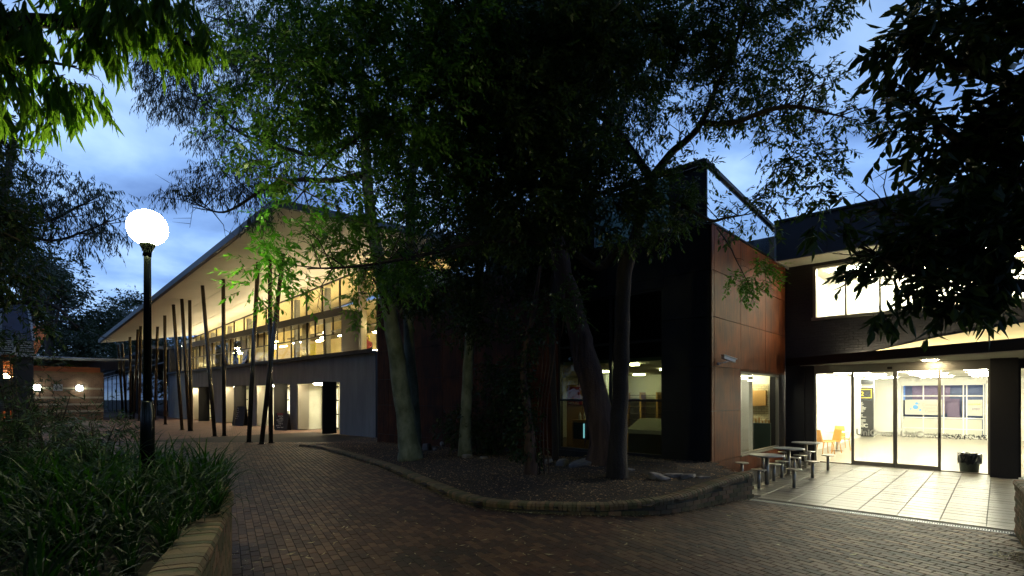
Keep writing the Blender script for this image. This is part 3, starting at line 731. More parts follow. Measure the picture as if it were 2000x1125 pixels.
# ------------------------------------------------------------------ left building with the long white soffit
lb = thing('long_veranda_building', 'two storey building with glowing upper windows under a long sloping white soffit', 'building', (-40, 15, 0))
LX0, LX1, LY = -61.5, -23.3, 14.6
ZS = 4.36; OPN = [(-32.4, -27.0, 1), (-39.0, -33.4, 1), (-45.6, -40.4, 0), (-53.9, -48.6, 0)]; OZ = 2.92; RD = 1.65
mb = MB(); xs_ = sorted([LX0, LX1] + [x for o_ in OPN for x in o_[:2]])
prev = LX1
segs = []
for a, b, _ in OPN: segs.append((b, prev)); prev = a
segs.append((LX0, prev))
for i, (a, b) in enumerate(segs): MB().box(a, b, LY, LY + .25, 0, OZ).build('wall', M_conc, lb)
MB().box(LX0, LX1, LY, LY + .25, OZ, ZS).build('wall', M_conc, lb)
MB().box(LX0, LX1 + .05, LY - .28, 15.8, ZS + .002, ZS + .11).box(LX0, LX1 + .05, LY - .28, LY - .25, ZS + .111, ZS + .20).build('ledge', M_dkpaint, lb)
MB().box(LX1 + .002, LX1 + .06, LY - .01, LY + .26, 0, ZS).build('corner_trim', M_black, lb)
for i, (a, b, d) in enumerate(OPN):
    dn = 1.55
    MB().box(a - .02, a + .05, LY + .251, LY + RD, 0, OZ).build('reveal', M_concl, lb)
    MB().box(b, b + .06, LY + .251, LY + RD, 0, OZ).build('reveal', M_concl, lb)
    MB().box(a, b, LY + .251, LY + RD + .1, OZ - .0, OZ + .08).build('recess_ceiling', M_concl, lb)
    # rear wall beside the door
    xd0, xd1 = a + .06, a + .06 + 2.2
    if d:
        MB().box(xd1, b, LY + RD, LY + RD + .1, 0, OZ).build('recess_wall', M_concl, lb)
        dm = MB()
        for x in (xd0, xd0 + 1.07, xd1 - .06): dm.box(x, x + .06, LY + RD - .02, LY + RD + .06, 0.02, 2.62)
        dm.box(xd0, xd1, LY + RD - .022, LY + RD + .062, 2.62, 2.70).box(xd0 + .06, xd1 - .06, LY + RD - .015, LY + RD + .05, .02, .12)
        do = dm.build('door', M_frame, lb)
        for x0, x1 in ((xd0 + .06, xd0 + 1.07), (xd0 + 1.13, xd1 - .06)): MB().box(x0, x1, LY + RD + .01, LY + RD + .02, .12, 2.62).build('pane', M_glass, do)
        MB().box(xd0, xd1, LY + RD - .01, LY + RD + .08, 2.70, OZ).build('door_head', M_concl, lb)
        # lit room behind
        MB().box(xd0 - 1.5, xd1 + 2, LY + RD + 4.2, LY + RD + 4.3, 0, 2.9).build('room_wall', M_yellow if i == 0 else M_white, lb)
        MB().box(xd0 - 1.5, xd0 - 1.4, LY + RD + .2, LY + RD + 4.2, 0, 2.9).box(xd1 + 2, xd1 + 2.1, LY + RD + .2, LY + RD + 4.2, 0, 2.9).build('room_wall', M_white, lb)
        MB().box(xd0 - 1.4, xd1 + 2, LY + RD + .1, LY + RD + 4.2, 2.9, 2.95).build('room_ceiling', M_white, lb)
        MB().box(xd0 - 1.4, xd1 + 2, LY + RD + .1, LY + RD + 4.2, 0, .02).build('room_floor', M_hfloor, lb)
        for k in (1.2, 2.8): MB().box(xd0, xd1 + 1, LY + RD + k, LY + RD + k + .25, 2.84, 2.88).build('ceiling_lamp', G_hall, lb)
    else:
        MB().box(a + .05, b, LY + RD, LY + RD + .1, 0, OZ).build('recess_wall', M_concl, lb)
    MB().box(a + .06, a + .14, LY + .02, LY + .75, .05, OZ - .05).build('folded_screen', M_frame, lb)
    # opened black shutter standing out from the right jamb
    sh = MB(); sh.box(b - .16, b - .10, LY - .95, LY - .12, .05, OZ + .02); so = sh.build('shutter', M_black, lb)
    for k in range(4): MB().box(b - .14, b - .01, LY - .119, LY - .02, .3 + k * .78, .38 + k * .78).build('hinge', M_black, so)
    dc = yp(*((624, 752), (536, 755), (466, 757), (396.5, 760))[i], LY + .42); c_ = (dc.x, LY + .42, 2.90)
    MB().lathe(c_, [(.30, -.075), (.33, -.05), (.33, .015)], 24).build('downlight', G_disc, lb)
# soffit and roof (ruled between the outer eave and the facade)
E0, E1 = yp(543, 406, 8.2), yp(197, 670, 8.2)
def z_out(x): return E0.z + (E1.z - E0.z) * (x - E0.x) / (E1.x - E0.x)
def z_in(x): return 9.34 + .0466 * (x + 26.98)
def z_sof(x, y):
    t = (y - 8.2) / 7.5; return z_out(x) * (1 - t) + z_in(x) * t
jx = [E0.x - k * 2.4 for k in range(0, 17)]; jx = [x for x in jx if x > E1.x] + [E1.x]; jy = [8.2, 10.7, 13.2, 15.7]
for xa, xb in zip(jx, jx[1:]):
    for ya, yb2 in zip(jy, jy[1:]):
        e_ = .014; P4 = [(xb + e_, ya + e_), (xa - e_, ya + e_), (xa - e_, yb2 - e_), (xb + e_, yb2 - e_)]
        MB().add([(x, y, z_sof(x, y)) for x, y in P4] + [(x, y, z_sof(x, y) + .02) for x, y in P4], [(3, 2, 1, 0), (0, 1, 5, 4), (1, 2, 6, 5), (2, 3, 7, 6), (3, 0, 4, 7)]).build('soffit_panel', M_soffit, lb)
mb = MB(); NS = 12
for k in range(NS + 1):
    x = E0.x + .1 + (E1.x - E0.x - .2) * k / NS
    for y in (8.1, 11, 15.7, 22): mb.v.append((x, y, z_sof(x, y) + .023 if y < 20 else z_in(x) + 1.0)); 
    for y in (8.1, 11, 15.7, 22): mb.v.append((x, y, z_sof(x, y) + .30 if y < 20 else z_in(x) + 1.3))
for k in range(NS):
    o_ = 8 * k; n_ = 8 * (k + 1)
    for j in range(3): mb.f += [(o_ + j, n_ + j, n_ + j + 1, o_ + j + 1), (o_ + 4 + j, o_ + 5 + j, n_ + 5 + j, n_ + 4 + j)]
    mb.f += [(o_, o_ + 4, n_ + 4, n_), (o_ + 3, n_ + 3, n_ + 7, o_ + 7)]
for o_ in (0, 8 * NS): mb.f += [(o_, o_ + 1, o_ + 5, o_ + 4), (o_ + 1, o_ + 2, o_ + 6, o_ + 5), (o_ + 2, o_ + 3, o_ + 7, o_ + 6)]
mb.build('roof', M_fascia, lb)
MB().obox(Vector((E0.x + .12, 8.05, z_out(E0.x) + .16)), Vector((E1.x, 8.05, z_out(E1.x) + .16)), .06, .30).build('gutter', M_fascia, lb)
# upper glazing plane
GY = 15.7
mx = [-23.4, -24.9, -26.8] + [-26.8 - 2.2 * k for k in range(1, 16)]
BX0, BX1, BZ0, BZ1 = -57.2, -26.72, ZS + .153, 6.98
for i, (a, b) in enumerate(zip(mx, mx[1:])):
    zb = ZS + .15 if i < 2 else BZ1
    MB().add([(b + .04, GY, zb), (a - .04, GY, zb), (a - .04, GY, z_in(a)), (b + .04, GY, z_in(b)), (b + .04, GY + .01, zb), (a - .04, GY + .01, zb), (a - .04, GY + .01, z_in(a)), (b + .04, GY + .01, z_in(b))],
             [(0, 1, 2, 3), (7, 6, 5, 4)]).build('pane', M_glass, lb)
    MB().box(a - .04, a + .04, GY - .04, GY + .06, zb, z_in(a) - .0).build('mullion', M_dframe, lb)
    if i >= 3 and i % 2 == 0: MB().box(a - .45, a - .15, GY + .35, GY + .65, ZS, z_in(a) - .05).build('inner_column', M_conc, lb)
MB().box(LX0, -57.2, GY - .02, GY + .05, ZS + .15, z_in(-59) - .1).build('end_panel', M_cream, lb)
MB().obox((mx[0], GY - .03, z_in(mx[0]) - .04), (-58.0, GY - .03, z_in(-58) - .04), .08, .10).build('head_rail', M_dframe, lb)
MB().box(-26.55, -26.3, GY - .16, GY + .2, ZS + .15, z_in(-26.4) - .02).build('glazing_post', M_frame, lb)
# projecting window box
MB().box(BX0, BX1, LY, LY + .04, BZ1 + .001, BZ1 + .13).box(BX0, BX1, LY, GY - .05, BZ1 - .30, BZ1).box(BX1 - .08, BX1, LY, GY - .05, BZ0, BZ1 - .302).box(BX0, BX0 + .08, LY, GY - .05, BZ0, BZ1 - .302).box(BX0, BX1, LY, GY - .05, BZ0 - .0, BZ0 + .08).build('window_box', M_dkpaint, lb)
ZM = 5.68; k = 0; x = BX1 - .10; wb = 2.2
while x - wb > BX0:
    fr = MB(); fr.box(x - wb, x - wb + .05, LY + .06, LY + .14, BZ0 + .08, BZ1 - .3).box(x - wb + .05, x, LY + .062, LY + .138, ZM - .03, ZM + .03)
    fr.box(x - wb / 2 - .03, x - wb / 2 + .03, LY + .064, LY + .136, ZM + .03, BZ1 - .3)
    fo = fr.build('window', M_dframe, lb)
    MB().box(x - wb + .05, x, LY + .095, LY + .103, BZ0 + .08, ZM - .03).build('pane', M_glass, fo)
    for h_ in range(2):
        a0 = x - wb + .05 + h_ * (wb / 2 - .02); a1 = a0 + wb / 2 - .06
        if (k, h_) in ((0, 0), (1, 0), (1, 1), (4, 0), (5, 1), (7, 0), (7, 1), (9, 0), (11, 1)):
            lv = MB()
            for q in range(7): zz = ZM + .05 + q * .135; lv.add([(a0, LY + .08, zz), (a1, LY + .08, zz), (a1, LY + .135, zz + .128), (a0, LY + .135, zz + .128)], [(0, 1, 2, 3)])
            lv.build('louvre', M_glass, fo)
            MB().box(a0 - .03, a0, LY + .05, LY + .15, ZM + .03, BZ1 - .3).build('louvre_frame', M_black, fo)
        else: MB().box(a0, a1, LY + .095, LY + .103, ZM + .03, BZ1 - .3).build('pane', M_glass, fo)
    if k in (2, 5, 6, 8, 10, 11): MB().box(x - wb + .05 if k % 2 else x - wb / 2, x, LY + .3, LY + .31, BZ0 + .08, BZ1 - .32).build('blind', M_blind, fo)
    x -= wb; k += 1
# interior of the upper storey
MB().box(LX0, LX1, GY - 1.0, 24, ZS - .02, ZS + .0).box(-23.35, -23.25, 15.0, 24, ZS, 9.3).build('room_shell', M_cream, lb)
MB().box(LX0, LX1, 21.5, 21.6, ZS, 9.5).build('room_wall', M_cream, lb)
mb = MB(); mb.add([(LX0, GY + .05, z_in(LX0) + .0), (LX1, GY + .05, z_in(LX1)), (LX1, 21.5, z_in(LX1) + .9), (LX0, 21.5, z_in(LX0) + .9)], [(0, 1, 2, 3)]).build('room_ceiling', M_cream, lb)
MB().box(-44, -26, 19.0, 21.4, 6.95, 7.05).build('bulkhead', M_dkpaint, lb)
pr = random.Random(11)
for k in range(12):
    x = -25.0 - k * 2.75; y = 17.0 + (k % 3) * 1.1; z = 6.45
    MB().lathe((x, y, z), [(.10, -.06), (.20, -.03), (.20, .03), (.05, .07)], 12).build('pendant_lamp', G_warm, lb)
    MB().tube([(x, y, z + .07), (x, y, z_in(x) + .1)], .012, 4).build('pendant_rod', M_black, lb)
for k in range(9):
    x = -25.5 - k * 3.6; MB().box(x - .8, x + .4, 18.0 + .5 * (k % 2), 18.12 + .5 * (k % 2), 6.3, 6.36).build('ceiling_lamp', G_warm, lb)
for k in range(4):
    x = -30 - k * 7.5
    MB().box(x - 1.2, x - .1, 18.4, 18.42, ZS, ZS + 1.8).build('yellow_screen', M_yellow, lb)
# unseen strips added on the window box and the ledge to light the soffit
for x in np.arange(-28.2, -57, -2.6):
    MB().box(x - 1.0, x + 1.0, LY + .12, LY + .24, BZ1 + .002, BZ1 + .05).build('added_uplight', G_fill2, lb)
for x in np.arange(-25.2, -59, -2.2): MB().box(x - .8, x + .8, LY - .21, LY - .11, ZS + .112, ZS + .15).build('added_uplight', G_fill, lb)
for x in (-24.0, -25.6): MB().box(x - .5, x + .5, LY + .3, LY + .42, ZS + .153, ZS + .2).build('added_uplight', G_fill2, lb)
MB().box(-27.9, -27.4, 16.2, 16.25, 5.55, 5.72).build('exit_sign', G_exit, lb)

# columns
cols = [((240.7, 815.6), (230.7, 666)), ((247, 815.5), (239, 668)), ((255, 819), (253.8, 658)), ((260.7, 819), (269.5, 640)), ((272, 822), (275, 636.7)),
        ((284, 824), (283, 628)), ((302, 820), (307.8, 615)), ((322.9, 829), (321.8, 616)), ((355.7, 840), (338.6, 595)), ((370.5, 842), (355, 584)), ((373.5, 842), (370.5, 586.7)),
        ((419.5, 852.5), (395.4, 558)), ((438, 851.6), (436, 545.5)), ((486, 864), (504, 512)), ((529, 865.5), (527, 500)), ((510.6, 867.8), (553, 500))]
cl_lab = ['slender leaning bronze column under the far tip of the soffit', 'slender bronze column close behind the farthest leaning one', 'upright bronze column, third from the far tip of the soffit',
          'bronze column leaning right, fourth from the far tip', 'near upright bronze column just left of the lamp post', 'bronze column partly hidden behind the lamp post', 'bronze column leaning right, just right of the lamp post',
          'upright bronze column, second to the right of the lamp post', 'bronze column leaning left, with foot by the dark end of concrete wall', 'bronze column of the close pair leaning left', 'upright bronze column of the close pair, right one',
          'tall bronze column leaning strongly left in front of the third doorway', 'tall upright bronze column standing alone between the doorways', 'black looking column leaning right in front of the menu board', 'upright column close behind the crossing leaning one', 'nearest column leaning strongly right, crossing the upright one']
for (bp_, tp_), lab in zip(cols, cl_lab):
    b = gp(*bp_); r = ray(*tp_); lo, hi = 3.0, 120.0
    t = b.y / r.y
    if t * r.y < 8.4: t = 8.4 / r.y
    for _ in range(40):
        p = Vector((r.x * t, r.y * t, H + r.z * t)); dz = p.z - z_sof(p.x, min(15.5, max(8.3, p.y)))
        t -= dz / (r.z if abs(r.z) > .02 else .02) * .5
    p = Vector((r.x * t, min(14, max(8.35, r.y * t)), 0))
    if abs(p.y - b.y) > 1.6: p.y = b.y + (1.6 if p.y > b.y else -1.6); q = yp(tp_[0], tp_[1], p.y); p.x = q.x
    p.z = z_sof(p.x, p.y)
    co = thing('steel_column', lab, 'column', tuple(b), 'slanting columns holding up the long soffit')
    MB().tube([b, p], .098, 14).build('shaft', M_bronze, co, True)
    MB().lathe((b.x, b.y, 0), [(.17, 0), (.17, .02), (.11, .03)], 14).build('base_plate', M_bronze, co)

# menu boards
def a_board(label, x, y, h, w, rz, red):
    t = thing('menu_board', label, 'menu board', (x, y, 0))
    c_, s2 = math.cos(rz), math.sin(rz)
    def q(a, b, z): return Vector((x + a * c_ - b * s2, y + a * s2 + b * c_, z))
    for sgn in (-1, 1):
        m_ = MB(); lean = .22
        P = [q(-w / 2, sgn * lean, 0.0), q(w / 2, sgn * lean, 0.0), q(w / 2, sgn * .02, h), q(-w / 2, sgn * .02, h)]; n_ = Vector((-s2, c_, 0)) * sgn * .02
        m_.add(P + [p + n_ for p in P], [(0, 1, 2, 3), (7, 6, 5, 4), (0, 4, 5, 1), (2, 6, 7, 3), (1, 5, 6, 2), (0, 3, 7, 4)]).build('panel', M_chalk, t)
    pitch = math.atan2(.2, h)
    lines = (['PIZZA', 'PASTA', 'coffee', 'panini 8.5', 'salad 9', 'cake 5', 'juice 4', 'open late'] if red else ['Coffee', 'toast 4', 'soup 7', 'wraps 8', 'muffin 3', 'tea 3'])
    for k, s_ in enumerate(lines):
        z = h * (.88 - k * .105); yy = -.22 + .2 * z / h - .028
        text(s_, q(-w * .42 + .08 * (k % 3), yy, z), .12 if k else .15, M_chalkw if (k or not red) else M_red, t, (math.pi / 2 - pitch, 0, rz), ext=.001)
    return t
a_board('black chalkboard with chalk writing and red heading leaning beside the second doorway', -32.9, 13.95, 1.08, .85, .55, True)
a_board('black menu board behind the leaning column by the third doorway', -40.3, 14.0, 1.40, 1.15, .35, False)

# dark glazed pavilion beyond the far columns
db = thing('dark_glass_pavilion', 'low dark glazed building behind the farthest columns', 'building', (-78, 15, 0))
MB().box(-112, -61.6, 19.8, 20.2, 0, 6.2).build('rear_wall', M_dkpaint, db)
MB().add([(-112, 13, 5.1), (-61.6, 13, 6.9), (-61.6, 21, 6.9), (-112, 21, 5.1), (-112, 13, 5.4), (-61.6, 13, 7.2), (-61.6, 21, 7.2), (-112, 21, 5.4)], [(3, 2, 1, 0), (4, 5, 6, 7), (0, 1, 5, 4), (1, 2, 6, 5), (3, 0, 4, 7)]).build('roof', M_fascia, db)
MB().box(-61.9, -61.6, 14.6, 20, 0, 7).build('wall', M_black, db)
for k in range(16):
    x = -62.0 - k * 3.1
    MB().box(x - 3.0, x, 15.0, 15.01, .1, 5.0).build('pane', M_dglass, db); MB().box(x - .06, x + .04, 14.95, 15.06, 0, 5.4).build('mullion', M_black, db)
for k in range(3): MB().obox((-112, 14.2 - k * .5, 4.4 + k * .35), (-61.6, 14.2 - k * .5, 5.6 + k * .35), .06, .08).build('awning_rail', M_galv, db)
for k in range(6):
    x = -64 - k * 4; MB().box(x - .6, x + .2, 17, 17.6, 0, .85).build('chair_stack', M_dkpaint, db)

# banded brick building
bb = thing('banded_brick_building', 'low brick building with pale bands and flat rust fascia at far left', 'building', (-58, 8, 0))
BR = gp(202, 820); bx = BR.x; y1b = BR.y
MB().box(bx - 8, bx, y1b - 14, y1b, 0, 4.3).build('wall', M_farbrick, bb)
for z in (.75, 1.35, 1.95, 2.75): MB().box(bx, bx + .012, y1b - 14, y1b, z, z + .17).build('brick_band', M_bandb, bb)
MB().box(bx, bx + .05, y1b - 14, y1b, 4.12, 4.3).build('corbel_course', M_wbrick, bb)
MB().box(bx - 8.2, bx - .15, y1b - 14, y1b - .2, 4.302, 4.75).build('fascia_board', M_terra, bb)
MB().add([(bx - 9, y1b - 15, 4.75), (bx + 1.6, y1b - 15, 5.25), (bx + 1.6, y1b + 2.6, 5.45), (bx - 9, y1b + 2.6, 4.95), (bx - 9, y1b - 15, 4.9), (bx + 1.6, y1b - 15, 5.38), (bx + 1.6, y1b + 2.6, 5.55), (bx - 9, y1b + 2.6, 5.1)],
         [(3, 2, 1, 0), (4, 5, 6, 7), (0, 1, 5, 4), (1, 2, 6, 5), (2, 3, 7, 6), (3, 0, 4, 7)]).build('roof', M_galv, bb)
for (u, v, lab) in ((72, 757, 'glowing round bulkhead light on the brick wall, left one'), (155, 758, 'glowing round bulkhead light on the brick wall, right one')):
    p = xp(u, v, bx + .02)
    l_ = thing('bulkhead_light', lab, 'wall light', tuple(p), 'bulkhead lights on the banded brick wall')
    bl = MB(); 
    for k in range(6):
        pass
    n_ = 14; prof = [(.24, .02), (.24, .07), (.17, .15), (.06, .19)]; o_ = 0
    lens = MB()
    for r_, d_ in prof:
        for k in range(n_): a = 2 * math.pi * k / n_; lens.v.append((p.x + d_, p.y + r_ * math.cos(a), p.z + r_ * math.sin(a)))
    for i in range(len(prof) - 1):
        for k in range(n_): lens.f.append((i * n_ + k, i * n_ + (k + 1) % n_, (i + 1) * n_ + (k + 1) % n_, (i + 1) * n_ + k))
    lens.f.append(tuple((len(prof) - 1) * n_ + k for k in range(n_))); lens.build('lens', G_wallw, l_)
    MB().box(p.x - .01, p.x + .03, p.y - .27, p.y + .27, p.z - .27, p.z + .27).build('back_plate', M_galv, l_)
p = xp(114, 757, bx + .03)
sg = thing('wall_sign', 'small pale square signs between the two wall lights', 'sign', tuple(p))
MB().box(p.x, p.x + .03, p.y - .32, p.y + .28, p.z - .28, p.z + .28).build('plate', M_galv, sg)
text('P', (p.x + .035, p.y - .22, p.z - .16), .45, M_signgrey, sg, (math.pi / 2, 0, math.pi / 2)); text('<', (p.x + .035, p.y + .02, p.z - .16), .4, M_signgrey, sg, (math.pi / 2, 0, math.pi / 2))

# far left building with blue-grey sheeting and orange lit windows
fx = xp(60, 690, -36).x
fb = thing('sheet_clad_building', 'building with blue grey sheet wall and orange lit windows at left edge', 'building', (-36, 0, 0))
def fy(u, v=700): return xp(u, v, -36)
ya, yb_ = fy(-60).y, fy(66).y
def zf(v, u=40): return xp(u, v, -36).z
MB().add([(-36, ya, zf(664)), (-36, fy(66).y, zf(664)), (-36.9, fy(54).y, zf(590)), (-36.9, ya, zf(590)), (-36.3, ya, zf(664)), (-36.3, fy(66).y, zf(664)), (-37.2, fy(54).y, zf(590)), (-37.2, ya, zf(590))],
         [(0, 1, 2, 3), (7, 6, 5, 4), (1, 5, 6, 2), (3, 2, 6, 7)]).build('sheet_wall', M_blroof, fb)
for u0, u1 in ((2, 1), (57, 66), (-30, -31)): MB().obox((-35.95, fy(u1).y, zf(664)), (-36.85, fy(u0).y, zf(592)), .12, .06).build('batten', M_galv, fb)
for k in range(6): MB().box(-36.05, -36.0, ya, yb_, zf(668 + k * 3.6), zf(668 + k * 3.6) + .05).build('louvre_slat', M_galv, fb)
MB().box(-36.4, -36.1, ya, yb_, zf(690), zf(664)).build('louvre_back', M_dkpaint, fb)
MB().box(-36.2, -35.7, ya, yb_ + .1, zf(694), zf(690)).build('ledge', M_galv, fb)
MB().box(-36.05, -35.98, fy(24).y, fy(31).y, zf(690), zf(664)).build('bracket', M_galv, fb)
MB().box(-36.6, -36.1, fy(3).y, fy(33).y, zf(699), zf(694)).build('soffit', M_terra, fb)
yw0, yw1 = fy(3).y, fy(28).y
MB().box(-36.5, -36.1, fy(28).y, yb_, 0, zf(696)).build('wall', M_dkpaint, fb)
MB().box(-36.5, -36.1, ya, yw0, 0, zf(696)).build('wall', M_dkpaint, fb)
for z0, z1 in ((0, zf(816)), (zf(802), zf(740)), (zf(705), zf(699))): MB().box(-36.4, -36.1, yw0, yw1, z0, z1).build('spandrel', M_farbrick if z0 == 0 else M_dkpaint, fb)
MB().box(-38.6, -38.5, ya, yb_, 0, zf(696)).build('room_wall', M_terra, fb); MB().box(-38.5, -36.5, yb_ - .1, yb_, 0, zf(696)).build('room_wall', M_terra, fb)
wnd = MB()
for z0, z1 in ((zf(816), zf(802)), (zf(740), zf(705))): wnd.box(-36.12, -36.08, yw0, yw0 + .06, z0, z1).box(-36.12, -36.08, yw1 - .06, yw1, z0, z1)
wno = wnd.build('window', M_dframe, fb)
for z0, z1 in ((zf(816), zf(802)), (zf(740), zf(705))): MB().box(-36.3, -36.29, yw0, yw1, z0, z1).build('pane', M_glass, wno)
for q in range(8): MB().box(-36.9, -36.85, yw0, yw0 + .55, zf(740) + q * .15, zf(740) + q * .15 + .06).build('blind_slat', M_ply, fb)
for z in (zf(702), zf(800)): MB().box(-37.6, -37.2, yw0, yw1, z, z + .05).build('ceiling_lamp', G_oran, fb)
MB().box(-37.35, -37.25, yw1 - .35, yw1 - .1, zf(738), zf(730)).build('wall_lamp', G_warm, fb)
MB().add([(-37, fy(62).y, zf(628)), (-39, fy(100, 632).y + .2, zf(630)), (-39, fy(78).y, zf(690)), (-37, fy(68).y, zf(690)), (-37.2, fy(62).y, zf(628) + .12), (-39.2, fy(100, 632).y + .2, zf(630) + .12), (-39.2, fy(78).y, zf(690) + .1), (-37.2, fy(68).y, zf(690) + .1)],
         [(0, 1, 2, 3), (7, 6, 5, 4), (0, 4, 5, 1), (1, 5, 6, 2), (2, 6, 7, 3)]).build('gable_soffit', M_terra, fb)
MB().obox((-37, fy(60).y, zf(627)), (-39, fy(101, 632).y + .2, zf(629)), .1, .1).build('verge', M_blroof, fb)

# ------------------------------------------------------------------ right building: hall entrance
hb_ = thing('hall_building', 'dark brick building with brightly lit glazed hall entrance at right', 'building', (-2, 18.9, 0))
DY = 18.9; DX0, DX1, DH = -4.35, -.17, 2.84
UWX0, UWX1, UWZ0, UWZ1 = -4.39, 2.6, 4.58, 6.30
wl_ = MB()
wl_.box(RX + .0, DX0 - .25, DY, DY + .2, 0, 3.35)
for (x0, x1, z0, z1) in ((RX, 4, 3.35, UWZ0), (RX, UWX0, UWZ0, UWZ1), (UWX1, 4, UWZ0, UWZ1), (RX, 4, UWZ1, 6.6)): wl_.box(x0, x1, DY, DY + .2, z0, z1)
wl_.build('wall', M_dkpaint, hb_)
fm = MB().bevbox(-.113, .113, -.012, .012, -.036, .036, .003); dbm = fm.mesh('brick', M_dbrick); its = []; row = 0; z = 3.42
while z < 6.45:
    x = RX + .14 + (.12 if row % 2 else 0)
    while x < 3.0:
        if not (UWX0 - .15 < x < UWX1 + .15 and UWZ0 - .08 < z < UWZ1 + .04): its.append((Vector((x, DY - .002, z)), 0, (1, 1, 1), abs(x + 3) + abs(z - 4.2)))
        x += .24
    z += .083; row += 1
pieces('brick', dbm, hb_, its, M_dbrick, 300, 'brickwork')
MB().box(DX0 - .25, DX0, DY - .05, DY + .1, 0, 3.1).box(DX0 - .32, DX0 - .27, DY - .09, DY - .052, 0, 3.1).build('side_panel', M_dkpaint, hb_)
MB().box(DX1, .36, 18.42, 19.0, 0, 3.1).build('pier', M_dkpaint, hb_)
MB().box(DX0, DX1, DY - .03, DY + .1, DH + .06, 3.1).build('lintel', M_frame, hb_)
MB().box(.36, 4, DY, DY + .2, 2.84, 3.35).build('lintel', M_dkpaint, hb_)
# canopy: triangular in plan, soffit with a recessed light
CB0, CB1 = Vector((-4.75, 18.85, 3.1)), Vector((1.2, 15.2, 3.1))
MB().add([(CB0.x, 18.9, 3.1), (CB0.x, CB0.y, 3.1), (CB1.x, CB1.y, 3.1), (4, 15.2, 3.1), (4, 18.9, 3.1), (CB0.x, 18.9, 3.16), (CB0.x, CB0.y, 3.16), (CB1.x, CB1.y, 3.16), (4, 15.2, 3.16), (4, 18.9, 3.16)],
         [(0, 1, 2, 3, 4), (9, 8, 7, 6, 5), (1, 6, 7, 2), (2, 7, 8, 3)]).build('canopy_soffit', M_concl, hb_)
MB().obox((-5.15, 18.86, 3.24), (CB1.x, CB1.y, 3.24), .09, .26).build('canopy_beam', M_black, hb_)
p = gp(1817, 703, 3.1)
MB().lathe((p.x, p.y, 3.095), [(.16, -.01), (.17, 0), (.17, .004)], 18).build('downlight', G_disc, hb_)
# cream wall board above the canopy; lit area's shadow edge put into its shape
q1 = yp(1640, 697, 18.86); q2 = yp(1838, 657, 18.86); q3 = yp(2000, 630, 18.86); q4 = yp(2080, 615, 18.86)
A_ = [(q1.x, 3.30), (q2.x, q2.z), (q3.x, q3.z), (q4.x + 1, q4.z + .2), (q4.x + 1, 3.30)]
MB().add([(x, 18.86, z) for x, z in A_] + [(x, 18.88, z) for x, z in A_], [(0, 4, 3, 2, 1), (0, 1, 6, 5), (1, 2, 7, 6), (2, 3, 8, 7)]).build('cream_board', M_cream, hb_)
MB().box(-3.3, 3.0, 18.62, 18.68, 3.165, 3.2).build('added_strip_lamp', G_fill, hb_)  # unseen strip on the canopy, added to light the board
# upper window
wf = MB()
wf.box(UWX0, UWX0 + .09, DY - .03, DY + .15, UWZ0 + .07, UWZ1).box(UWX0 + .09, UWX1, DY - .03, DY + .15, UWZ1 - .07, UWZ1).box(UWX0 - .03, UWX1, DY - .09, DY + .15, UWZ0 - .02, UWZ0 + .07)
for k in range(1, 8): wf.box(UWX0 + k * .88, UWX0 + k * .88 + .045, DY, DY + .08, UWZ0 + .07, UWZ1 - .07)
wfo = wf.build('window', M_frame, hb_)
for k in range(8): MB().box(UWX0 + k * .88 + .05, UWX0 + (k + 1) * .88 - .005, DY + .04, DY + .05, UWZ0 + .07, UWZ1 - .07).build('pane', M_glass, wfo)
MB().box(RX, 4, 24.4, 24.5, 4.2, 6.9).box(RX + .02, RX + .12, 19.1, 24.4, 4.2, 6.9).box(3.9, 4, 19.1, 24.4, 4.2, 6.9).build('office_wall', M_white, hb_)
MB().box(RX, 4, 19.1, 24.5, 6.75, 6.8).build('office_ceiling', M_white, hb_); MB().box(RX, 4, 19.1, 24.5, 4.1, 4.2).build('office_floor', M_hfloor, hb_)
for k in range(4):
    for y in (20.0, 21.8, 23.4): MB().box(-4.6 + k * 2.0, -3.2 + k * 2.0, y, y + .25, 6.70, 6.74).build('ceiling_lamp', G_up, hb_)
# parapet
fs = MB(); fs.box(-5.10, 6, 17.55, 17.65, 6.36, 7.55).build('parapet', M_dark, hb_)
MB().box(-5.10, 6, 17.65, 18.88, 6.40, 6.46).build('eaves_soffit', M_concl, hb_)
MB().box(-5.14, -5.10, 17.5, 18.9, 6.34, 7.58).build('parapet_trim', M_galv, hb_)
MB().box(-5.16, 6, 17.50, 17.75, 7.56, 7.62).build('coping', M_fascia, hb_)
MB().box(-9.8, -5.15, 19.6, 19.8, 4, 7.75).build('parapet', M_dark, hb_)
MB().box(-5.05, -3.7, 20.6, 21.6, 7.0, 8.35).build('roof_plant', M_ply, hb_)
for k in range(8): MB().box(-5.1 + k * 1.4 + 1.39, -5.1 + k * 1.4 + 1.4, 17.542, 17.549, 6.38, 7.54).build('seam', M_black, hb_)

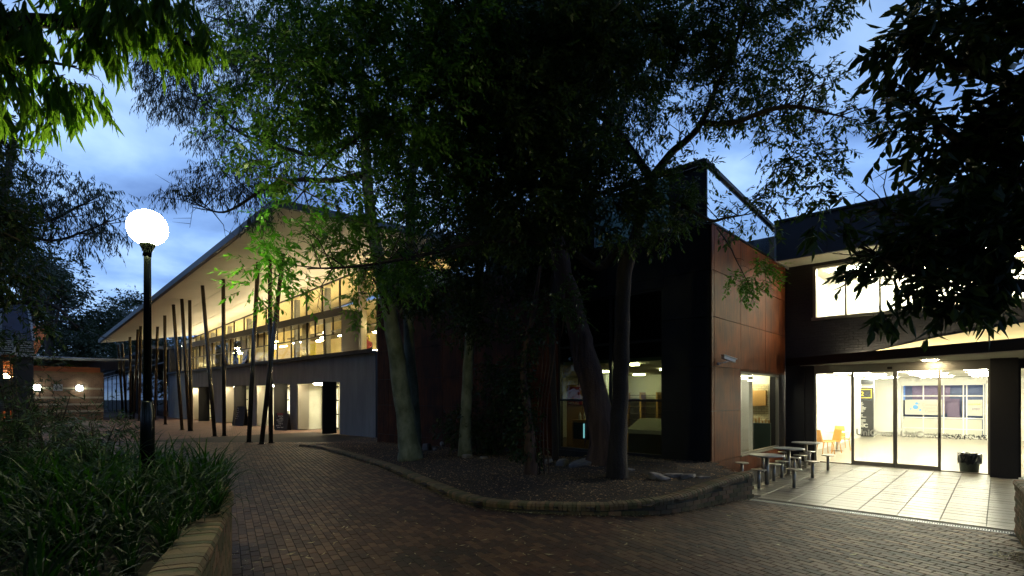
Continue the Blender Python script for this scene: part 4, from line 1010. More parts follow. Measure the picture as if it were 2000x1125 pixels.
# glazed entrance
en = thing('sliding_glass_entrance', 'aluminium framed sliding glass doors with side panes at hall entrance', 'door', (-2.2, DY, 0))
px_ = [DX0, -3.32, -2.24, -1.21, DX1]
for i, x in enumerate(px_[1:-1]):
    MB().box(x - .018, x + .018, DY + .0, DY + .09, .0, DH).build('post', M_frame, en)
for x in (DX0, DX1 - .05): MB().box(x, x + .05, DY, DY + .09, 0, DH).build('post', M_frame, en)
MB().box(DX0, DX1, DY - .002, DY + .092, DH, DH + .06).build('head', M_frame, en)
MB().box(-2.42, -2.30, DY - .06, DY - .032, DH + .08, DH + .15).build('door_sensor', M_black, en)
dl = []
for a, b, nm in ((DX0 + .05, -3.34, 'side_pane'), (-3.30, -2.26, 'door_leaf'), (-2.22, -1.23, 'door_leaf'), (-1.19, DX1 - .05, 'side_pane')):
    if nm == 'door_leaf':
        m_ = MB(); m_.box(a, b, DY + .02, DY + .07, .01, .13).box(a, a + .03, DY + .02, DY + .07, .13, DH - .0).box(b - .03, b, DY + .02, DY + .07, .13, DH)
        o = m_.build('door_leaf', M_frame, en); MB().box(a + .03, b - .03, DY + .04, DY + .048, .13, DH).build('pane', M_glass, o); dl.append(o)
    else:
        o = MB().box(a, b, DY + .04, DY + .048, .03, DH).build('side_pane', M_glass, en)
        MB().box(a, b, DY + .02, DY + .07, 0, .03).build('sill', M_frame, en)
MB().box(-1.245, -1.20, DY + .0, DY + .015, .95, 1.07).build('lock', M_black, en)
for x in (-3.22, -2.12): text('UniCentre', (x, DY + .03, .93), .25, M_vinyl, en, off=.008)
tx = MB(); rr = random.Random(8)
for k in range(160):
    x = -1.15 + rr.random() * .9; z = .93 + rr.random() * .13; r_ = rr.uniform(.006, .018)
    tx.box(x - r_, x + r_, DY + .034, DY + .038, z - r_ * .7, z + r_ * .7)
tx.build('frosted_pattern', M_signgrey, en, kind='stuff')
# hall interior
MB().box(RX - .14, RX - .04, 19.1, 35, 0, 3.15).build('hall_wall', M_white, hb_)
MB().box(RX - .1, 4, 35, 35.1, 2.75, 3.15).box(RX - .1, -3.85, 35, 35.1, 0, 2.75).box(-.5, 4, 35, 35.1, 0, 2.75).build('hall_wall', M_white, hb_)
MB().box(-.1, 0, 19.2, 23, 0, 3.15).build('hall_wall', M_white, hb_); MB().box(3.9, 4, 19.2, 35, 0, 3.15).build('hall_wall', M_white, hb_)
MB().box(RX - .1, 4, 19.0, 35, 3.10, 3.14).build('hall_ceiling', M_white, hb_)
MB().box(RX - .1, 4, 18.99, 40, -.03, .0).build('hall_floor', M_hfloor, hb_)
for k in range(4):
    for x in (-4.3, -2.2, -.3): MB().box(x - .6, x + .6, 20.5 + k * 3.8, 20.75 + k * 3.8, 3.04, 3.09).build('ceiling_lamp', G_hall, hb_)
for k in range(3): MB().box(1.2, 2.2, 20.5 + k * 4, 20.9 + k * 4, 3.04, 3.09).build('ceiling_lamp', G_hall, hb_)
# right hand pane beyond the pier
MB().box(.42, 3.8, DY + .04, DY + .05, .03, 2.8).build('pane', M_glass, hb_); MB().box(.36, .42, DY, DY + .1, 0, 2.84).build('frame', M_dframe, hb_)
# shopfront at the back of the hall
sf = thing('clinic_shopfront', 'white framed shopfront with clinic banner at the back of the hall', 'shopfront', (-2.2, 35, 0))
sx0, sx1 = -3.83, -.52
MB().box(sx0, sx1, 36.2, 36.3, 0, 2.75).build('back_panel', M_navy, sf); MB().box(-3.5, -1.9, 36.05, 36.15, 1.2, 2.7).box(-2.0, -1.5, 35.9, 36.0, .2, 2.0).build('purple_panel', M_purple, sf)
m_ = MB()
for x in (sx0, -2.95, -2.12, -1.35, -1.22, sx1 - .06): m_.box(x, x + .05, 34.93, 35.0, .0, 2.75)
for z in (0, .42, .98, 2.12, 2.70): m_.box(sx0 + .05, sx1 - .06, 34.935, 34.995, z, z + .05)
m_.build('frame', M_white, sf)
MB().box(-3.7, -2.15, 34.90, 34.925, 1.15, 1.95).build('banner', M_banner, sf)
MB().box(-1.17, -.6, 34.90, 34.925, 1.15, 1.95).build('banner', M_banner, sf)
MB().box(sx0 + .06, sx1 - .1, 34.94, 34.96, .06, .95).build('frosted_pane', M_banner, sf)
for (dx, dz, r_) in ((-3.25, 1.55, .11), (-3.2, 1.75, .06), (-3.05, 1.40, .05), (-3.45, 1.45, .04), (-3.1, 1.72, .03)):
    n_ = 14; MB().add([(dx + r_ * math.cos(2 * math.pi * k / n_), 34.893, dz + r_ * math.sin(2 * math.pi * k / n_)) for k in range(n_)], [tuple(range(n_))]).build('logo_dot', M_signblue, sf)
for k, s_ in enumerate(('Campus', 'Health', 'Centre')): text(s_, (-2.98 + .06 * k, 34.888, 1.62 - .17 * k), .19, M_steel, sf)
text('unicentre', (-1.14, 34.888, 1.7), .12, M_signyel, sf); text('copy', (-1.0, 34.888, 1.45), .16, M_purple, sf)
# orange directory totem
to = thing('directory_totem', 'tall dark sign panel headed 02 in yellow speech bubble inside the hall', 'sign', tuple(gp(1687, 854)))
tp = gp(1687, 854); a = -.35
tx0, tx1, ty = tp.x - .42, tp.x + .42, tp.y
MB().box(tx0, tx1, ty, ty + .08, .05, 2.58).build('panel', M_signgrey, to)
MB().box(tx0, tx1, ty, ty + .08, 2.76, 3.0).build('header', M_signgrey, to)
MB().box(tx0 - .02, tx1 + .02, ty + .081, ty + .12, 0, 3.05).build('backing', M_white, to)
MB().box(tx0 + .07, tx1 - .07, ty - .012, ty - .002, 2.46, 2.50).box(tx0 + .07, tx1 - .07, ty - .012, ty - .002, 2.03, 2.07).box(tx0 + .07, tx0 + .11, ty - .012, ty - .002, 2.07, 2.46).box(tx1 - .11, tx1 - .07, ty - .012, ty - .002, 2.07, 2.46).add([(tx0 + .07, ty - .012, 2.03), (tx0 + .07, ty - .012, 1.90), (tx0 + .2, ty - .012, 2.03)], [(0, 1, 2)]).build('speech_bubble', M_signyel, to)
text('02', (tx0 + .13, ty - .006, 2.16), .30, M_signyel, to, off=.006)
text('UniC', (tx0 + .05, ty - .02, .52), .26, M_white, to, off=.008)
ln = MB(); rl = random.Random(4)
for k in range(26):
    z = 1.8 - k * .045
    if k in (12, 13, 18, 19): continue
    ln.box(tx0 + .09, tx0 + .09 + rl.uniform(.25, .45), ty - .008, ty - .002, z, z + .022)
ln.build('text_lines', M_white, to, kind='stuff')
# exterior wall camera
cc = thing('security_camera', 'white security camera on a bracket on the rusty corner panels', 'camera', tuple(xp(1400, 712, RX)))
p = xp(1401, 709, RX)
MB().lathe((p.x + .02, p.y, p.z - .05), [(.05, 0), (.05, .03), (.03, .05)], 12).tube([(p.x, p.y, p.z), (p.x + .12, p.y + .05, p.z), (p.x + .2, p.y + .2, p.z + .04)], .014, 8).build('bracket', M_galv, cc)
c0 = Vector((p.x + .13, p.y + .02, p.z + .15)); c1 = Vector((p.x + .26, p.y + .44, p.z + .06))
MB().obox(c0, c1, .085, .08).build('housing', M_white, cc); MB().obox(c0 + Vector((0, -.02, .052)), c1 + Vector((.015, .05, .052)), .11, .015).build('sunshield', M_white, cc)
MB().obox(c1 + (c1 - c0).normalized() * .001, c1 + (c1 - c0).normalized() * .012, .06, .055).build('lens', M_black, cc)

# ------------------------------------------------------------------ tables and stools on the terrace
T1, T2, T3 = gp(1498, 948), gp(1540, 928), gp(1574, 911)
tb = thing('terrace_table', 'nearest round terrace table, beside the end of the brick wall', 'table', (0, 0, 0), 'round tables on the terrace')
MB().lathe((0, 0, .70), [(.37, 0), (.385, .006), (.385, .022), (.375, .028)], 36).build('table_top', M_top, tb, False)
MB().lathe((0, 0, .675), [(.20, 0), (.22, .024)], 18).build('top_plate', M_steel, tb)
MB().lathe((0, 0, .022), [(.047, 0), (.047, .652)], 16).build('pedestal', M_steel, tb, True)
MB().lathe((0, 0, .006), [(.13, 0), (.13, .010), (.06, .016)], 18).build('foot', M_steel, tb)
tb.location = T1
copy_tree(tb, loc=T2, label='middle one of the three round terrace tables'); copy_tree(tb, loc=T3, label='farthest round terrace table, closest to the glass doors')
stl = thing('terrace_stool', 'stool right in front of the nearest table, closest to the camera', 'stool', (0, 0, 0), 'fixed steel stools round the terrace tables')
MB().lathe((0, 0, .425), [(.15, 0), (.165, .008), (.165, .020), (.15, .026)], 24).build('seat', M_steel, stl)
MB().lathe((0, 0, .018), [(.036, 0), (.036, .407)], 14).build('pedestal', M_steel, stl, True)
MB().lathe((0, 0, .006), [(.095, 0), (.095, .009), (.045, .012)], 16).build('foot', M_steel, stl)
stools = [((1482, 955), 'nearest stool, between the brick wall end and the first table'), ((1551, 953.7), 'stool at the open right side of the nearest table'),
          ((1511.6, 941), 'stool close behind the nearest table pedestal'), ((1527, 934), 'stool between the nearest and the middle table'),
          ((1587, 934.5), 'stool at the open right side of the middle table'), ((1617, 919.3), 'stool nearest to the glass doors, standing alone against the light'),
          ((1551, 925), 'stool tucked close to the middle table pedestal'), ((1562, 919), 'stool between the middle and the farthest table'),
          ((1573, 915), 'stool under the near edge of the farthest table'), ((1581, 910), 'stool behind the farthest table by the entrance frame'),
          ((1531, 911.5), 'stool at the wall side of the middle table under the cafe window'), ((1490, 922.8), 'stool at the wall side of the nearest table'), ((1449, 938), 'stool seen over the brick wall, against the rusty panels')]
for i, (q, lab) in enumerate(stools):
    p = gp(*q)
    if i == 0: stl.location = p; stl['label'] = lab
    else: copy_tree(stl, loc=p, label=lab)

# chairs, table and bin inside the hall
def hall_chair(name, m, label):
    t = thing(name, label, 'chair', (0, 0, 0), 'cafe chairs just inside the hall')
    MB().bevbox(-.2, .2, -.2, .2, .43, .46).build('seat', m, t)
    MB().add([(-.2, .19, .46), (.2, .19, .46), (.17, .27, .88), (-.17, .27, .88), (-.2, .21, .46), (.2, .21, .46), (.17, .29, .88), (-.17, .29, .88)], [(0, 1, 2, 3), (7, 6, 5, 4), (0, 3, 7, 4), (1, 5, 6, 2), (3, 2, 6, 7)]).build('backrest', m, t)
    for sx in (-1, 1):
        for sy in (-1, 1): MB().tube([(sx * .17, sy * .17, .43), (sx * .21, sy * .22, 0)], .013, 6).build('leg', m, t)
    return t
ch = hall_chair('cafe_chair', M_orange, 'orange metal cafe chair nearest the left glass pane'); ch.location = gp(1612, 886); ch.rotation_euler = (0, 0, 2.3)
c2 = copy_tree(ch, loc=gp(1625, 884), rz=-.6, label='orange cafe chair on the near side of the hall table')
c3 = copy_tree(ch, loc=gp(1648, 879), rz=-1.4, label='orange cafe chair to the right of the hall table')
c4 = copy_tree(ch, loc=gp(1640, 874), rz=0.2, label='orange cafe chair behind the hall table')
p = gp(1634, 880); ht = thing('hall_table', 'small white cafe table between the orange chairs', 'table', tuple(p))
MB().bevbox(p.x - .32, p.x + .32, p.y - .32, p.y + .32, .72, .75).build('table_top', M_white, ht); MB().lathe((p.x, p.y, 0), [(.22, 0), (.22, .02), (.03, .04), (.03, .72)], 14).build('pedestal', M_steel, ht)
p = gp(1893, 921); bn = thing('waste_bin', 'black waste tub with bin liner behind the right glass pane', 'bin', tuple(p))
MB().lathe(p, [(.20, 0), (.235, .42), (.25, .43), (.25, .45), (.235, .45)], 28).build('tub', M_bin, bn)
bg = MB(); rr = random.Random(2); n_ = 30; prof = [(.255, .24), (.262, .34), (.272, .47), (.255, .52), (.20, .50), (.12, .44)]
for r_, z in prof:
    for k in range(n_):
        a = 2 * math.pi * k / n_; j = rr.uniform(.93, 1.07); zz = z + (rr.uniform(-.06, .03) if z < .3 else rr.uniform(-.012, .012))
        bg.v.append((p.x + r_ * j * math.cos(a), p.y + r_ * j * math.sin(a), zz))
for i in range(len(prof) - 1):
    for k in range(n_): bg.f.append((i * n_ + k, i * n_ + (k + 1) % n_, (i + 1) * n_ + (k + 1) % n_, (i + 1) * n_ + k))
bg.build('liner', M_bag, bn)

# ------------------------------------------------------------------ street lamp
LP = pt(288, 775, 6.3); LP.z = .82
lp = thing('street_lamp', 'black lamp post with bright round glowing globe in the planting', 'lamp post', (LP.x, LP.y, .82))
gz = H + (775 - 445) / f * 6.3
MB().lathe((LP.x, LP.y, .75), [(.082, 0), (.074, 1.15), (.066, 1.22), (.058, 1.28), (.054, 1.30)], 20).build('lower_shaft', M_post, lp, True)
MB().lathe((LP.x, LP.y, 2.04), [(.047, 0), (.038, gz - 2.04 - .42), (.040, gz - 2.04 - .30)], 18).build('shaft', M_post, lp, True)
MB().lathe((LP.x, LP.y, gz - .35), [(.042, 0), (.046, .06), (.07, .11), (.085, .14), (.085, .17)], 20).build('collar', M_post, lp, True)
r_ = .212; MB().lathe((LP.x, LP.y, gz), [(max(.02, r_ * math.sin(math.pi * k / 16)), -r_ * math.cos(math.pi * k / 16)) for k in range(17)], 32).build('globe', G_lamp, lp, True)

# people seen through the upper windows
def person(loc, face, label, top, z0):
    me = bpy.data.meshes.new('person'); x, y = loc
    pts = [((0, 0, .02), .15), ((0, .02, .25), .15), ((0, 0, .48), .17), ((0, -.01, .60), .065), ((0, -.02, .68), .085), ((0, -.02, .80), .08),
           ((.2, 0, .5), .06), ((.27, -.08, .28), .045), ((.2, -.32, .2), .035), ((.18, -.42, .2), .03), ((-.2, 0, .5), .06), ((-.27, -.08, .28), .045), ((-.2, -.32, .2), .035), ((-.18, -.42, .2), .03),
           ((.1, -.15, 0), .09), ((.12, -.48, .0), .07), ((.12, -.5, -.42), .045), ((-.1, -.15, 0), .09), ((-.12, -.48, .0), .07), ((-.12, -.5, -.42), .045)]
    ed = [(0, 1), (1, 2), (2, 3), (3, 4), (4, 5), (2, 6), (6, 7), (7, 8), (8, 9), (2, 10), (10, 11), (11, 12), (12, 13), (0, 14), (14, 15), (15, 16), (0, 17), (17, 18), (18, 19)]
    me.from_pydata([p_[0] for p_ in pts], ed, []); 
    t = thing('person', label, 'person', (x, y, z0 + .45)); o = link('body', me, t, (0, 0, 0)); me.materials.append(top)
    o.modifiers.new('skin', 'SKIN')
    for i, p_ in enumerate(pts): me.skin_vertices[0].data[i].radius = (p_[1], p_[1])
    me.skin_vertices[0].data[0].use_root = True
    m_ = o.modifiers.new('sub', 'SUBSURF'); m_.levels = 1; m_.render_levels = 1
    hd = MB().lathe((0, -.02, .74), [(.03, -.12), (.07, -.07), (.085, 0), (.08, .06), (.04, .11)], 14).add([(-.015, -.105, .72), (.015, -.105, .72), (0, -.13, .715), (0, -.1, .76)], [(0, 1, 2), (0, 2, 3), (1, 3, 2)])
    h_ = link('head', hd.mesh('head', M_skin, True), t, (0, 0, 0))
    link('hair', MB().lathe((0, .0, .76), [(.088, -.06), (.097, 0), (.09, .06), (.05, .11), (.01, .125)], 14).mesh('hair', M_hair, True), t, (0, 0, 0))
    t.rotation_euler = (0, 0, face); return t
def seat(x, y, z0, rz, label, m):
    t = thing('upholstered_chair', label, 'chair', (x, y, z0)); 
    link('seat', MB().bevbox(-.26, .26, -.26, .26, .30, .44, .02).mesh('seat', m), t, (0, 0, 0)); link('backrest', MB().bevbox(-.28, .28, .2, .3, .25, 1.0, .02).mesh('backrest', m), t, (0, 0, 0))
    for a in (-.2, .2):
        for b in (-.2, .2): link('leg', MB().box(a - .02, a + .02, b - .02, b + .02, 0, .3).mesh('leg', M_black), t, (0, 0, 0))
    t.rotation_euler = (0, 0, rz)
q = yp(717, 684, 16.5); person((q.x, q.y), .9, 'person with dark hair and red top seated at the right end window upstairs', M_clothr, ZS)
seat(q.x, q.y, ZS, .9, 'dark chair under the seated person at the right end window', M_dkpaint)
q = yp(485, 700, 15.7); person((q.x, q.y), -1.2, 'person in dark jacket seated by the long upstairs window', M_cloth, ZS)
seat(q.x, q.y, ZS, -1.2, 'dark chair under the person by the long upstairs window', M_dkpaint)
q = yp(458, 705, 15.6); seat(q.x, q.y, ZS, 1.2, 'large dark blue armchair at the long upstairs window', M_cloth); 
# ================================================================== VEGETATION
COVER = 2.1
def unit(a): return a / np.maximum(1e-6, np.linalg.norm(a, axis=-1, keepdims=True))
def blob(u, v, D, ru, rv, rd, cover=2.0):
    """ellipsoid of foliage centred where pixel (u, v) lies at depth D; radii from the pixel size, rd metres deep"""
    c = pt(u, v, D); return (np.array(c), (ru / f * D, rd, rv / f * D), cover)
AX = np.array([[cs, sn, 0], [-sn, cs, 0], [0, 0, 1]])     # right, forward, up
def leaf_arrays(blobs, leaf, width, per, twig, droop, seed, clump=.22, gap=.5, hang=False):
    """returns base points, directions, sides for leaves in sprays"""
    r = np.random.RandomState(seed); B = []; Dr = []; S = []; T0 = []; T1 = []
    for c, (ra, rb_, rc), cover in blobs:
        area = math.pi * ra * rc; nleaf = int(cover * COVER * area / (leaf * width * .62)); ntw = max(3, nleaf // per)
        ncl = max(2, int(ntw / 7)); K = r.normal(size=(ncl, 3)); K = unit(K) * (r.rand(ncl, 1) ** .42)
        pos = (K * np.array([ra, rb_, rc])) @ AX + c
        k = r.randint(0, ncl, ntw); out = unit(pos - c)[k]
        st = pos[k] + r.normal(size=(ntw, 3)) * clump * np.array([1, 1, .7])
        d = unit(out * .8 + r.normal(size=(ntw, 3)) * .7 + np.array([0, 0, -droop]))
        L = twig * (.6 + .8 * r.rand(ntw, 1))
        T0.append(st); T1.append(st + d * L + np.array([0, 0, -.25]) * L * droop)
        side = unit(np.cross(d, r.normal(size=(ntw, 3)) * .35 + np.array([0, 0, 1.0])))
        for i in range(per):
            t = (i + .6) / per; b = st + d * L * t + np.array([0, 0, -.25]) * L * droop * t * t
            sg = 1 if i % 2 else -1
            if hang: ld = unit(d * .25 + side * sg * .35 + np.array([0, 0, -1.0]) + r.normal(size=(ntw, 3)) * .22)
            else: ld = unit(d * .75 + side * sg * (.9 if i < per - 1 else .0) + np.array([0, 0, -.35]) + r.normal(size=(ntw, 3)) * .25)
            B.append(b); Dr.append(ld); S.append(unit(np.cross(ld, unit(r.normal(size=(ntw, 3)) * (.9 if hang else .45) + (np.array([0, 0, .2]) if hang else np.array([0, 0, 1.0]))))))
    return np.concatenate(B), np.concatenate(Dr), np.concatenate(S), np.concatenate(T0), np.concatenate(T1), r
def leaves(name, blobs, m, parent, leaf, width, per=7, twig=.35, droop=.3, seed=1, clump=.2, hang=False, big=False, twigs=None, n_single=0, tip=.5, rmax=None):
    B, Dr, S, T0, T1, r = leaf_arrays(blobs, leaf, width, per, twig, droop, seed, clump, hang=hang)
    n = len(B); L = (leaf * (.65 + .6 * r.rand(n, 1))); w = width * (.7 + .5 * r.rand(n, 1)) * L / leaf
    N = np.cross(Dr, S)
    if not big:
        mid = B + Dr * L * .42
        V = np.stack([B, mid + S * w / 2 + N * w * .18, B + Dr * L, mid - S * w / 2 + N * w * .18], 1).reshape(-1, 3)
        o = fast_mesh(name, V, 4, m, parent, kind='stuff')
    else:
        curl = -N * L * .10 + np.array([0, 0, -.12]) * L
        a, b_ = B + Dr * L * .22, B + Dr * L * .55 + curl * .3; c_ = B + Dr * L + curl
        V = np.stack([B, a + S * w * .40 + N * w * .12, b_ + S * w * .46 + N * w * .12, c_, B, c_, b_ - S * w * .46 + N * w * .12, a - S * w * .40 + N * w * .12], 1).reshape(-1, 3)
        if n_single:
            q = V.reshape(-1, 8, 3); cen = B + Dr * L / 2
            Dd = -sn * cen[:, 0] + cs * cen[:, 1]; R_ = cs * cen[:, 0] + sn * cen[:, 1]; u = 1000 + f * R_ / np.maximum(.1, Dd); vv = 775 - f * (cen[:, 2] - H) / np.maximum(.1, Dd)
            ok = (Dd > .5) & (u > 0) & (u < 2000) & (vv > 0) & (vv < 1125)
            rank = np.where(ok, Dd, 999); pick = np.argsort(rank)[:n_single]
            lm = [None] * 6
            for s_ in range(6):
                k = pick[s_]; vs = (q[k] - B[k]); M3 = np.stack([Dr[k], S[k], N[k]], 1); loc = (vs @ M3) / L[k, 0]
                me = bpy.data.meshes.new('leaf'); me.from_pydata(loc.tolist(), [], [(0, 1, 2, 3), (4, 5, 6, 7)]); me.materials.append(m); lm[s_] = me
            for k in pick:
                if rank[k] > 900: continue
                o = bpy.data.objects.new('leaf', lm[int(k) % 6]); C.objects.link(o); o.parent = parent
                M4 = Matrix([[Dr[k][i], S[k][i], N[k][i], B[k][i]] for i in range(3)] + [[0, 0, 0, 1]]) @ Matrix.Scale(float(L[k, 0]), 4)
                o.matrix_parent_inverse = Matrix.Translation(-wloc(parent)); 
                o.matrix_basis = M4
            keep = np.ones(n, bool); keep[pick] = False; V = q[keep].reshape(-1, 3)
        o = fast_mesh(name, V, 4, m, parent, kind='stuff')
    if twigs:
        tr_ = unit(np.cross(T1 - T0, np.array([.3, .2, 1.]))) * twigs; up = unit(np.cross(T1 - T0, tr_)) * twigs
        V = np.concatenate([np.stack([T0 - tr_, T0 + tr_, T1 + tr_ * .3, T1 - tr_ * .3], 1), np.stack([T0 - up, T0 + up, T1 + up * .3, T1 - up * .3], 1)]).reshape(-1, 3)
        fast_mesh('twigs', V, 4, M_barkd, parent, kind='stuff')
    return o
def limb(mb, pts, radii, rng, wob=.04, sub=4, n=10):
    """smooth wandering limb through the points"""
    P = [Vector(p) for p in pts]; Q = [P[0] * 2 - P[1]] + P + [P[-1] * 2 - P[-2]]; out = []; rr_ = []
    for i in range(1, len(Q) - 2):
        a, b, c_, d = Q[i - 1], Q[i], Q[i + 1], Q[i + 2]
        for k in range(sub):
            t = k / sub; p = 0.5 * ((2 * b) + (c_ - a) * t + (2 * a - 5 * b + 4 * c_ - d) * t * t + (-a + 3 * b - 3 * c_ + d) * t ** 3)
            r_ = radii[i - 1] + (radii[i] - radii[i - 1]) * t; j = r_ * (.30 if r_ < .07 else .07) if (i, k) != (1, 0) else 0
            out.append(p + Vector((rng.uniform(-j, j), rng.uniform(-j, j), 0))); rr_.append(r_ * rng.uniform(.97, 1.03))
    out.append(P[-1]); rr_.append(radii[-1]); mb.tube(out, rr_, n, True, wob, rng)
    return out
def side_twigs(mb, path, n, length, rad, rng, updown=.3, sub=3):
    ends = []
    for _ in range(n):
        i = rng.randrange(len(path) // 4, len(path) - 1); p = path[i]; d = (path[min(i + 1, len(path) - 1)] - path[max(i - 1, 0)]).normalized()
        dr = (d * .5 + Vector((rng.gauss(0, 1), rng.gauss(0, 1), rng.gauss(updown, .6)))).normalized(); L = length * rng.uniform(.5, 1.2)
        q = p + dr * L * .5 + Vector((0, 0, .06 * L)); e_ = q + (dr + Vector((rng.gauss(0, .35), rng.gauss(0, .35), rng.gauss(-.1, .3)))).normalized() * L * .5
        mb.tube([p, q, e_], [rad, rad * .6, rad * .25], 5, False); ends.append(e_)
        if sub > 0:
            for _ in range(2):
                a = q.lerp(e_, rng.random()); b = a + (dr + Vector((rng.gauss(0, .8), rng.gauss(0, .8), rng.gauss(0, .6)))).normalized() * L * .35
                mb.tube([a, b], [rad * .4, rad * .15], 4, False)
    return ends
def tree(name, label, base, group=None): return thing(name, label, 'tree', tuple(base), group)
R_ = random.Random(21)

# --- pale gum with leaning pale trunk beside the concrete wall
b0 = gp(803, 893, .24); D0 = depth(b0)
tg = tree('gum_tree', 'tall gum with smooth pale trunk leaning left at the left end of the mulch bed', b0)
mb = MB(); P_ = [Vector((b0.x, b0.y, .1)), pt(797, 850, D0), pt(784, 760, D0), pt(768, 650, D0 - .1), pt(748, 550, D0 - .1), pt(728, 450, D0), pt(716, 340, D0), pt(712, 220, D0), pt(700, 80, D0 + .3), pt(690, -90, D0 + .5)]
tp_ = limb(mb, P_, [.40, .30, .27, .235, .20, .18, .16, .14, .11, .07], R_, .03, 4, 14); mb.build('trunk', M_barkp, tg, True)
mb = MB(); D1 = D0 + 1.0
P_ = [pt(812, 880, D1), pt(806, 760, D1), pt(798, 640, D1), pt(800, 520, D1), pt(802, 400, D1), pt(812, 280, D1), pt(835, 120, D1), pt(860, -60, D1)]
limb(mb, P_, [.20, .18, .165, .15, .14, .12, .09, .05], R_, .03, 4, 12); mb.build('second_stem', M_barkp, tg, True)
mb = MB()
l1 = limb(mb, [pt(716, 340, D0), pt(650, 352, D0 - .6), pt(575, 352, D0 - 1), pt(510, 372, D0 - 1), pt(455, 408, D0 - .8), pt(415, 412, D0 - .6), pt(345, 375, D0 - .3)], [.10, .08, .06, .05, .035, .025, .012], R_, .05, 4, 7)
l2 = limb(mb, [pt(712, 260, D0), pt(620, 300, D0), pt(560, 290, D0 + .2), pt(470, 260, D0 + .6), pt(400, 200, D0 + .6), pt(330, 150, D0 + .6)], [.09, .07, .055, .04, .03, .012], R_, .05, 4, 7)
l3 = limb(mb, [pt(705, 160, D0), pt(600, 100, D0 - .4), pt(500, 60, D0), pt(400, 30, D0 + .4)], [.08, .06, .04, .02], R_, .05, 4, 7)
l4 = limb(mb, [pt(768, 640, D0), pt(755, 600, D0 - .4), pt(728, 545, D0 - .7), pt(705, 520, D0 - 1.1)], [.05, .04, .03, .015], R_, .05, 4, 7)
for l_ in (l1, l2, l3): side_twigs(mb, l_, 22, 1.3, .018, R_)
mb.build('limbs', M_barkd, tg, True)
gb = [blob(440, 350, D0 - .8, 75, 42, .9, 1.0), blob(355, 372, D0 - .4, 50, 26, .6, .9), blob(500, 395, D0 - .9, 60, 36, .8, .9), blob(540, 330, D0 - .8, 60, 45, .9, .9), blob(400, 260, D0, 60, 36, .9, .7),
      blob(450, 190, D0, 110, 60, 1.2, 1.1), blob(330, 180, D0 + .6, 70, 50, .9, 1.1), blob(330, 90, D0 + .4, 90, 60, 1.2, 1.3), blob(480, 70, D0, 130, 70, 1.5, 1.5), blob(620, 100, D0, 120, 90, 1.8, 1.6), blob(600, 250, D0, 90, 60, 1.2, 1.0), blob(760, 60, D0, 120, 80, 2, 1.6), blob(740, 240, D0 + 1, 80, 60, 1.2, 1.0)]
leaves('crown', gb, M_leafe, tg, .15, .026, 8, .35, .8, 5, .16, hang=True, twigs=.004)

# --- second smooth trunk in the bed
b1 = gp(908, 888, .26); D = depth(b1); t2 = tree('shade_tree', 'slim straight greenish trunk standing right of the pale gum in the bed', b1)
mb = MB(); limb(mb, [Vector((b1.x, b1.y, .1)), pt(910, 820, D), pt(914, 720, D), pt(922, 620, D), pt(940, 500, D), pt(950, 360, D), pt(940, 200, D), pt(930, 20, D)], [.25, .18, .165, .155, .14, .12, .09, .04], R_, .03, 4, 12); mb.build('trunk', M_barkp, t2, True)
mb = MB(); l_ = limb(mb, [pt(940, 480, D), pt(880, 380, D - .5), pt(800, 300, D - 1), pt(740, 240, D - 1)], [.07, .05, .035, .015], R_, .05); side_twigs(mb, l_, 10, 1.2, .016, R_)
l_ = limb(mb, [pt(945, 420, D), pt(1010, 330, D - .5), pt(1060, 240, D - .6)], [.07, .05, .02], R_, .05); side_twigs(mb, l_, 10, 1.2, .016, R_); mb.build('limbs', M_barkd, t2, True)
leaves('crown', [blob(900, 330, D - .8, 190, 130, 1.5, 2.6), blob(850, 540, D - 1.2, 95, 85, 1.0, 2.6), blob(1000, 480, D - 1, 130, 110, 1.2, 3.0), blob(930, 620, D - 1.6, 70, 50, .7, 2.0), blob(980, 140, D, 210, 130, 1.8, 2.8), blob(770, 520, D - 1.5, 60, 50, .7, 1.8), blob(820, 400, D, 70, 50, 1, .9), blob(1120, 500, D, 90, 80, .8, 1.6)], M_leafd, t2, .13, .055, 8, .32, .4, 6, .18, twigs=.004)

# --- rough barked leaning tree
b2 = gp(1182, 912, .30); D = depth(b2); t3 = tree('stringybark_tree', 'thick shaggy barked trunk leaning left in front of the dark window', b2)
mb = MB(); P_ = [Vector((b2.x, b2.y, .1)), pt(1178, 850, D), pt(1160, 765, D), pt(1138, 680, D), pt(1120, 600, D), pt(1098, 520, D - .1), pt(1080, 420, D - .1), pt(1070, 300, D), pt(1075, 150, D), pt(1085, -60, D)]
lt = limb(mb, P_, [.52, .37, .33, .30, .27, .22, .19, .16, .13, .08], R_, .09, 5, 16)
for k in range(34):
    i = R_.randrange(1, 24); p = lt[i]; a = R_.uniform(0, 6.28); rr0 = .33 * (1 - i / 60) ; q = p + Vector((math.cos(a) * rr0, math.sin(a) * rr0, 0))
    mb.tube([q, q + Vector((.02 * math.cos(a), .02 * math.sin(a), -.35)), q + Vector((.09 * math.cos(a), .09 * math.sin(a), -.75))], [.04, .03, .008], 5, False)
mb.build('trunk', M_barkf, t3, True)
mb = MB(); l_ = limb(mb, [pt(1080, 430, D), pt(1150, 300, D), pt(1200, 220, D + 1), pt(1280, 120, D + 2), pt(1330, 20, D + 2)], [.14, .12, .11, .09, .05], R_, .04); side_twigs(mb, l_, 14, 1.5, .02, R_); mb.build('limbs', M_barkp, t3, True)
leaves('crown', [blob(1060, 120, D, 170, 120, 1.8, 2.4), blob(1180, 60, D + .5, 160, 90, 1.8, 2.2), blob(1100, 300, D - .5, 110, 110, 1.2, 2.2), blob(1240, 250, D + 1, 60, 70, 1.2, .8)], M_leafd, t3, .12, .04, 8, .32, .6, 7, .18, hang=True, twigs=.004)

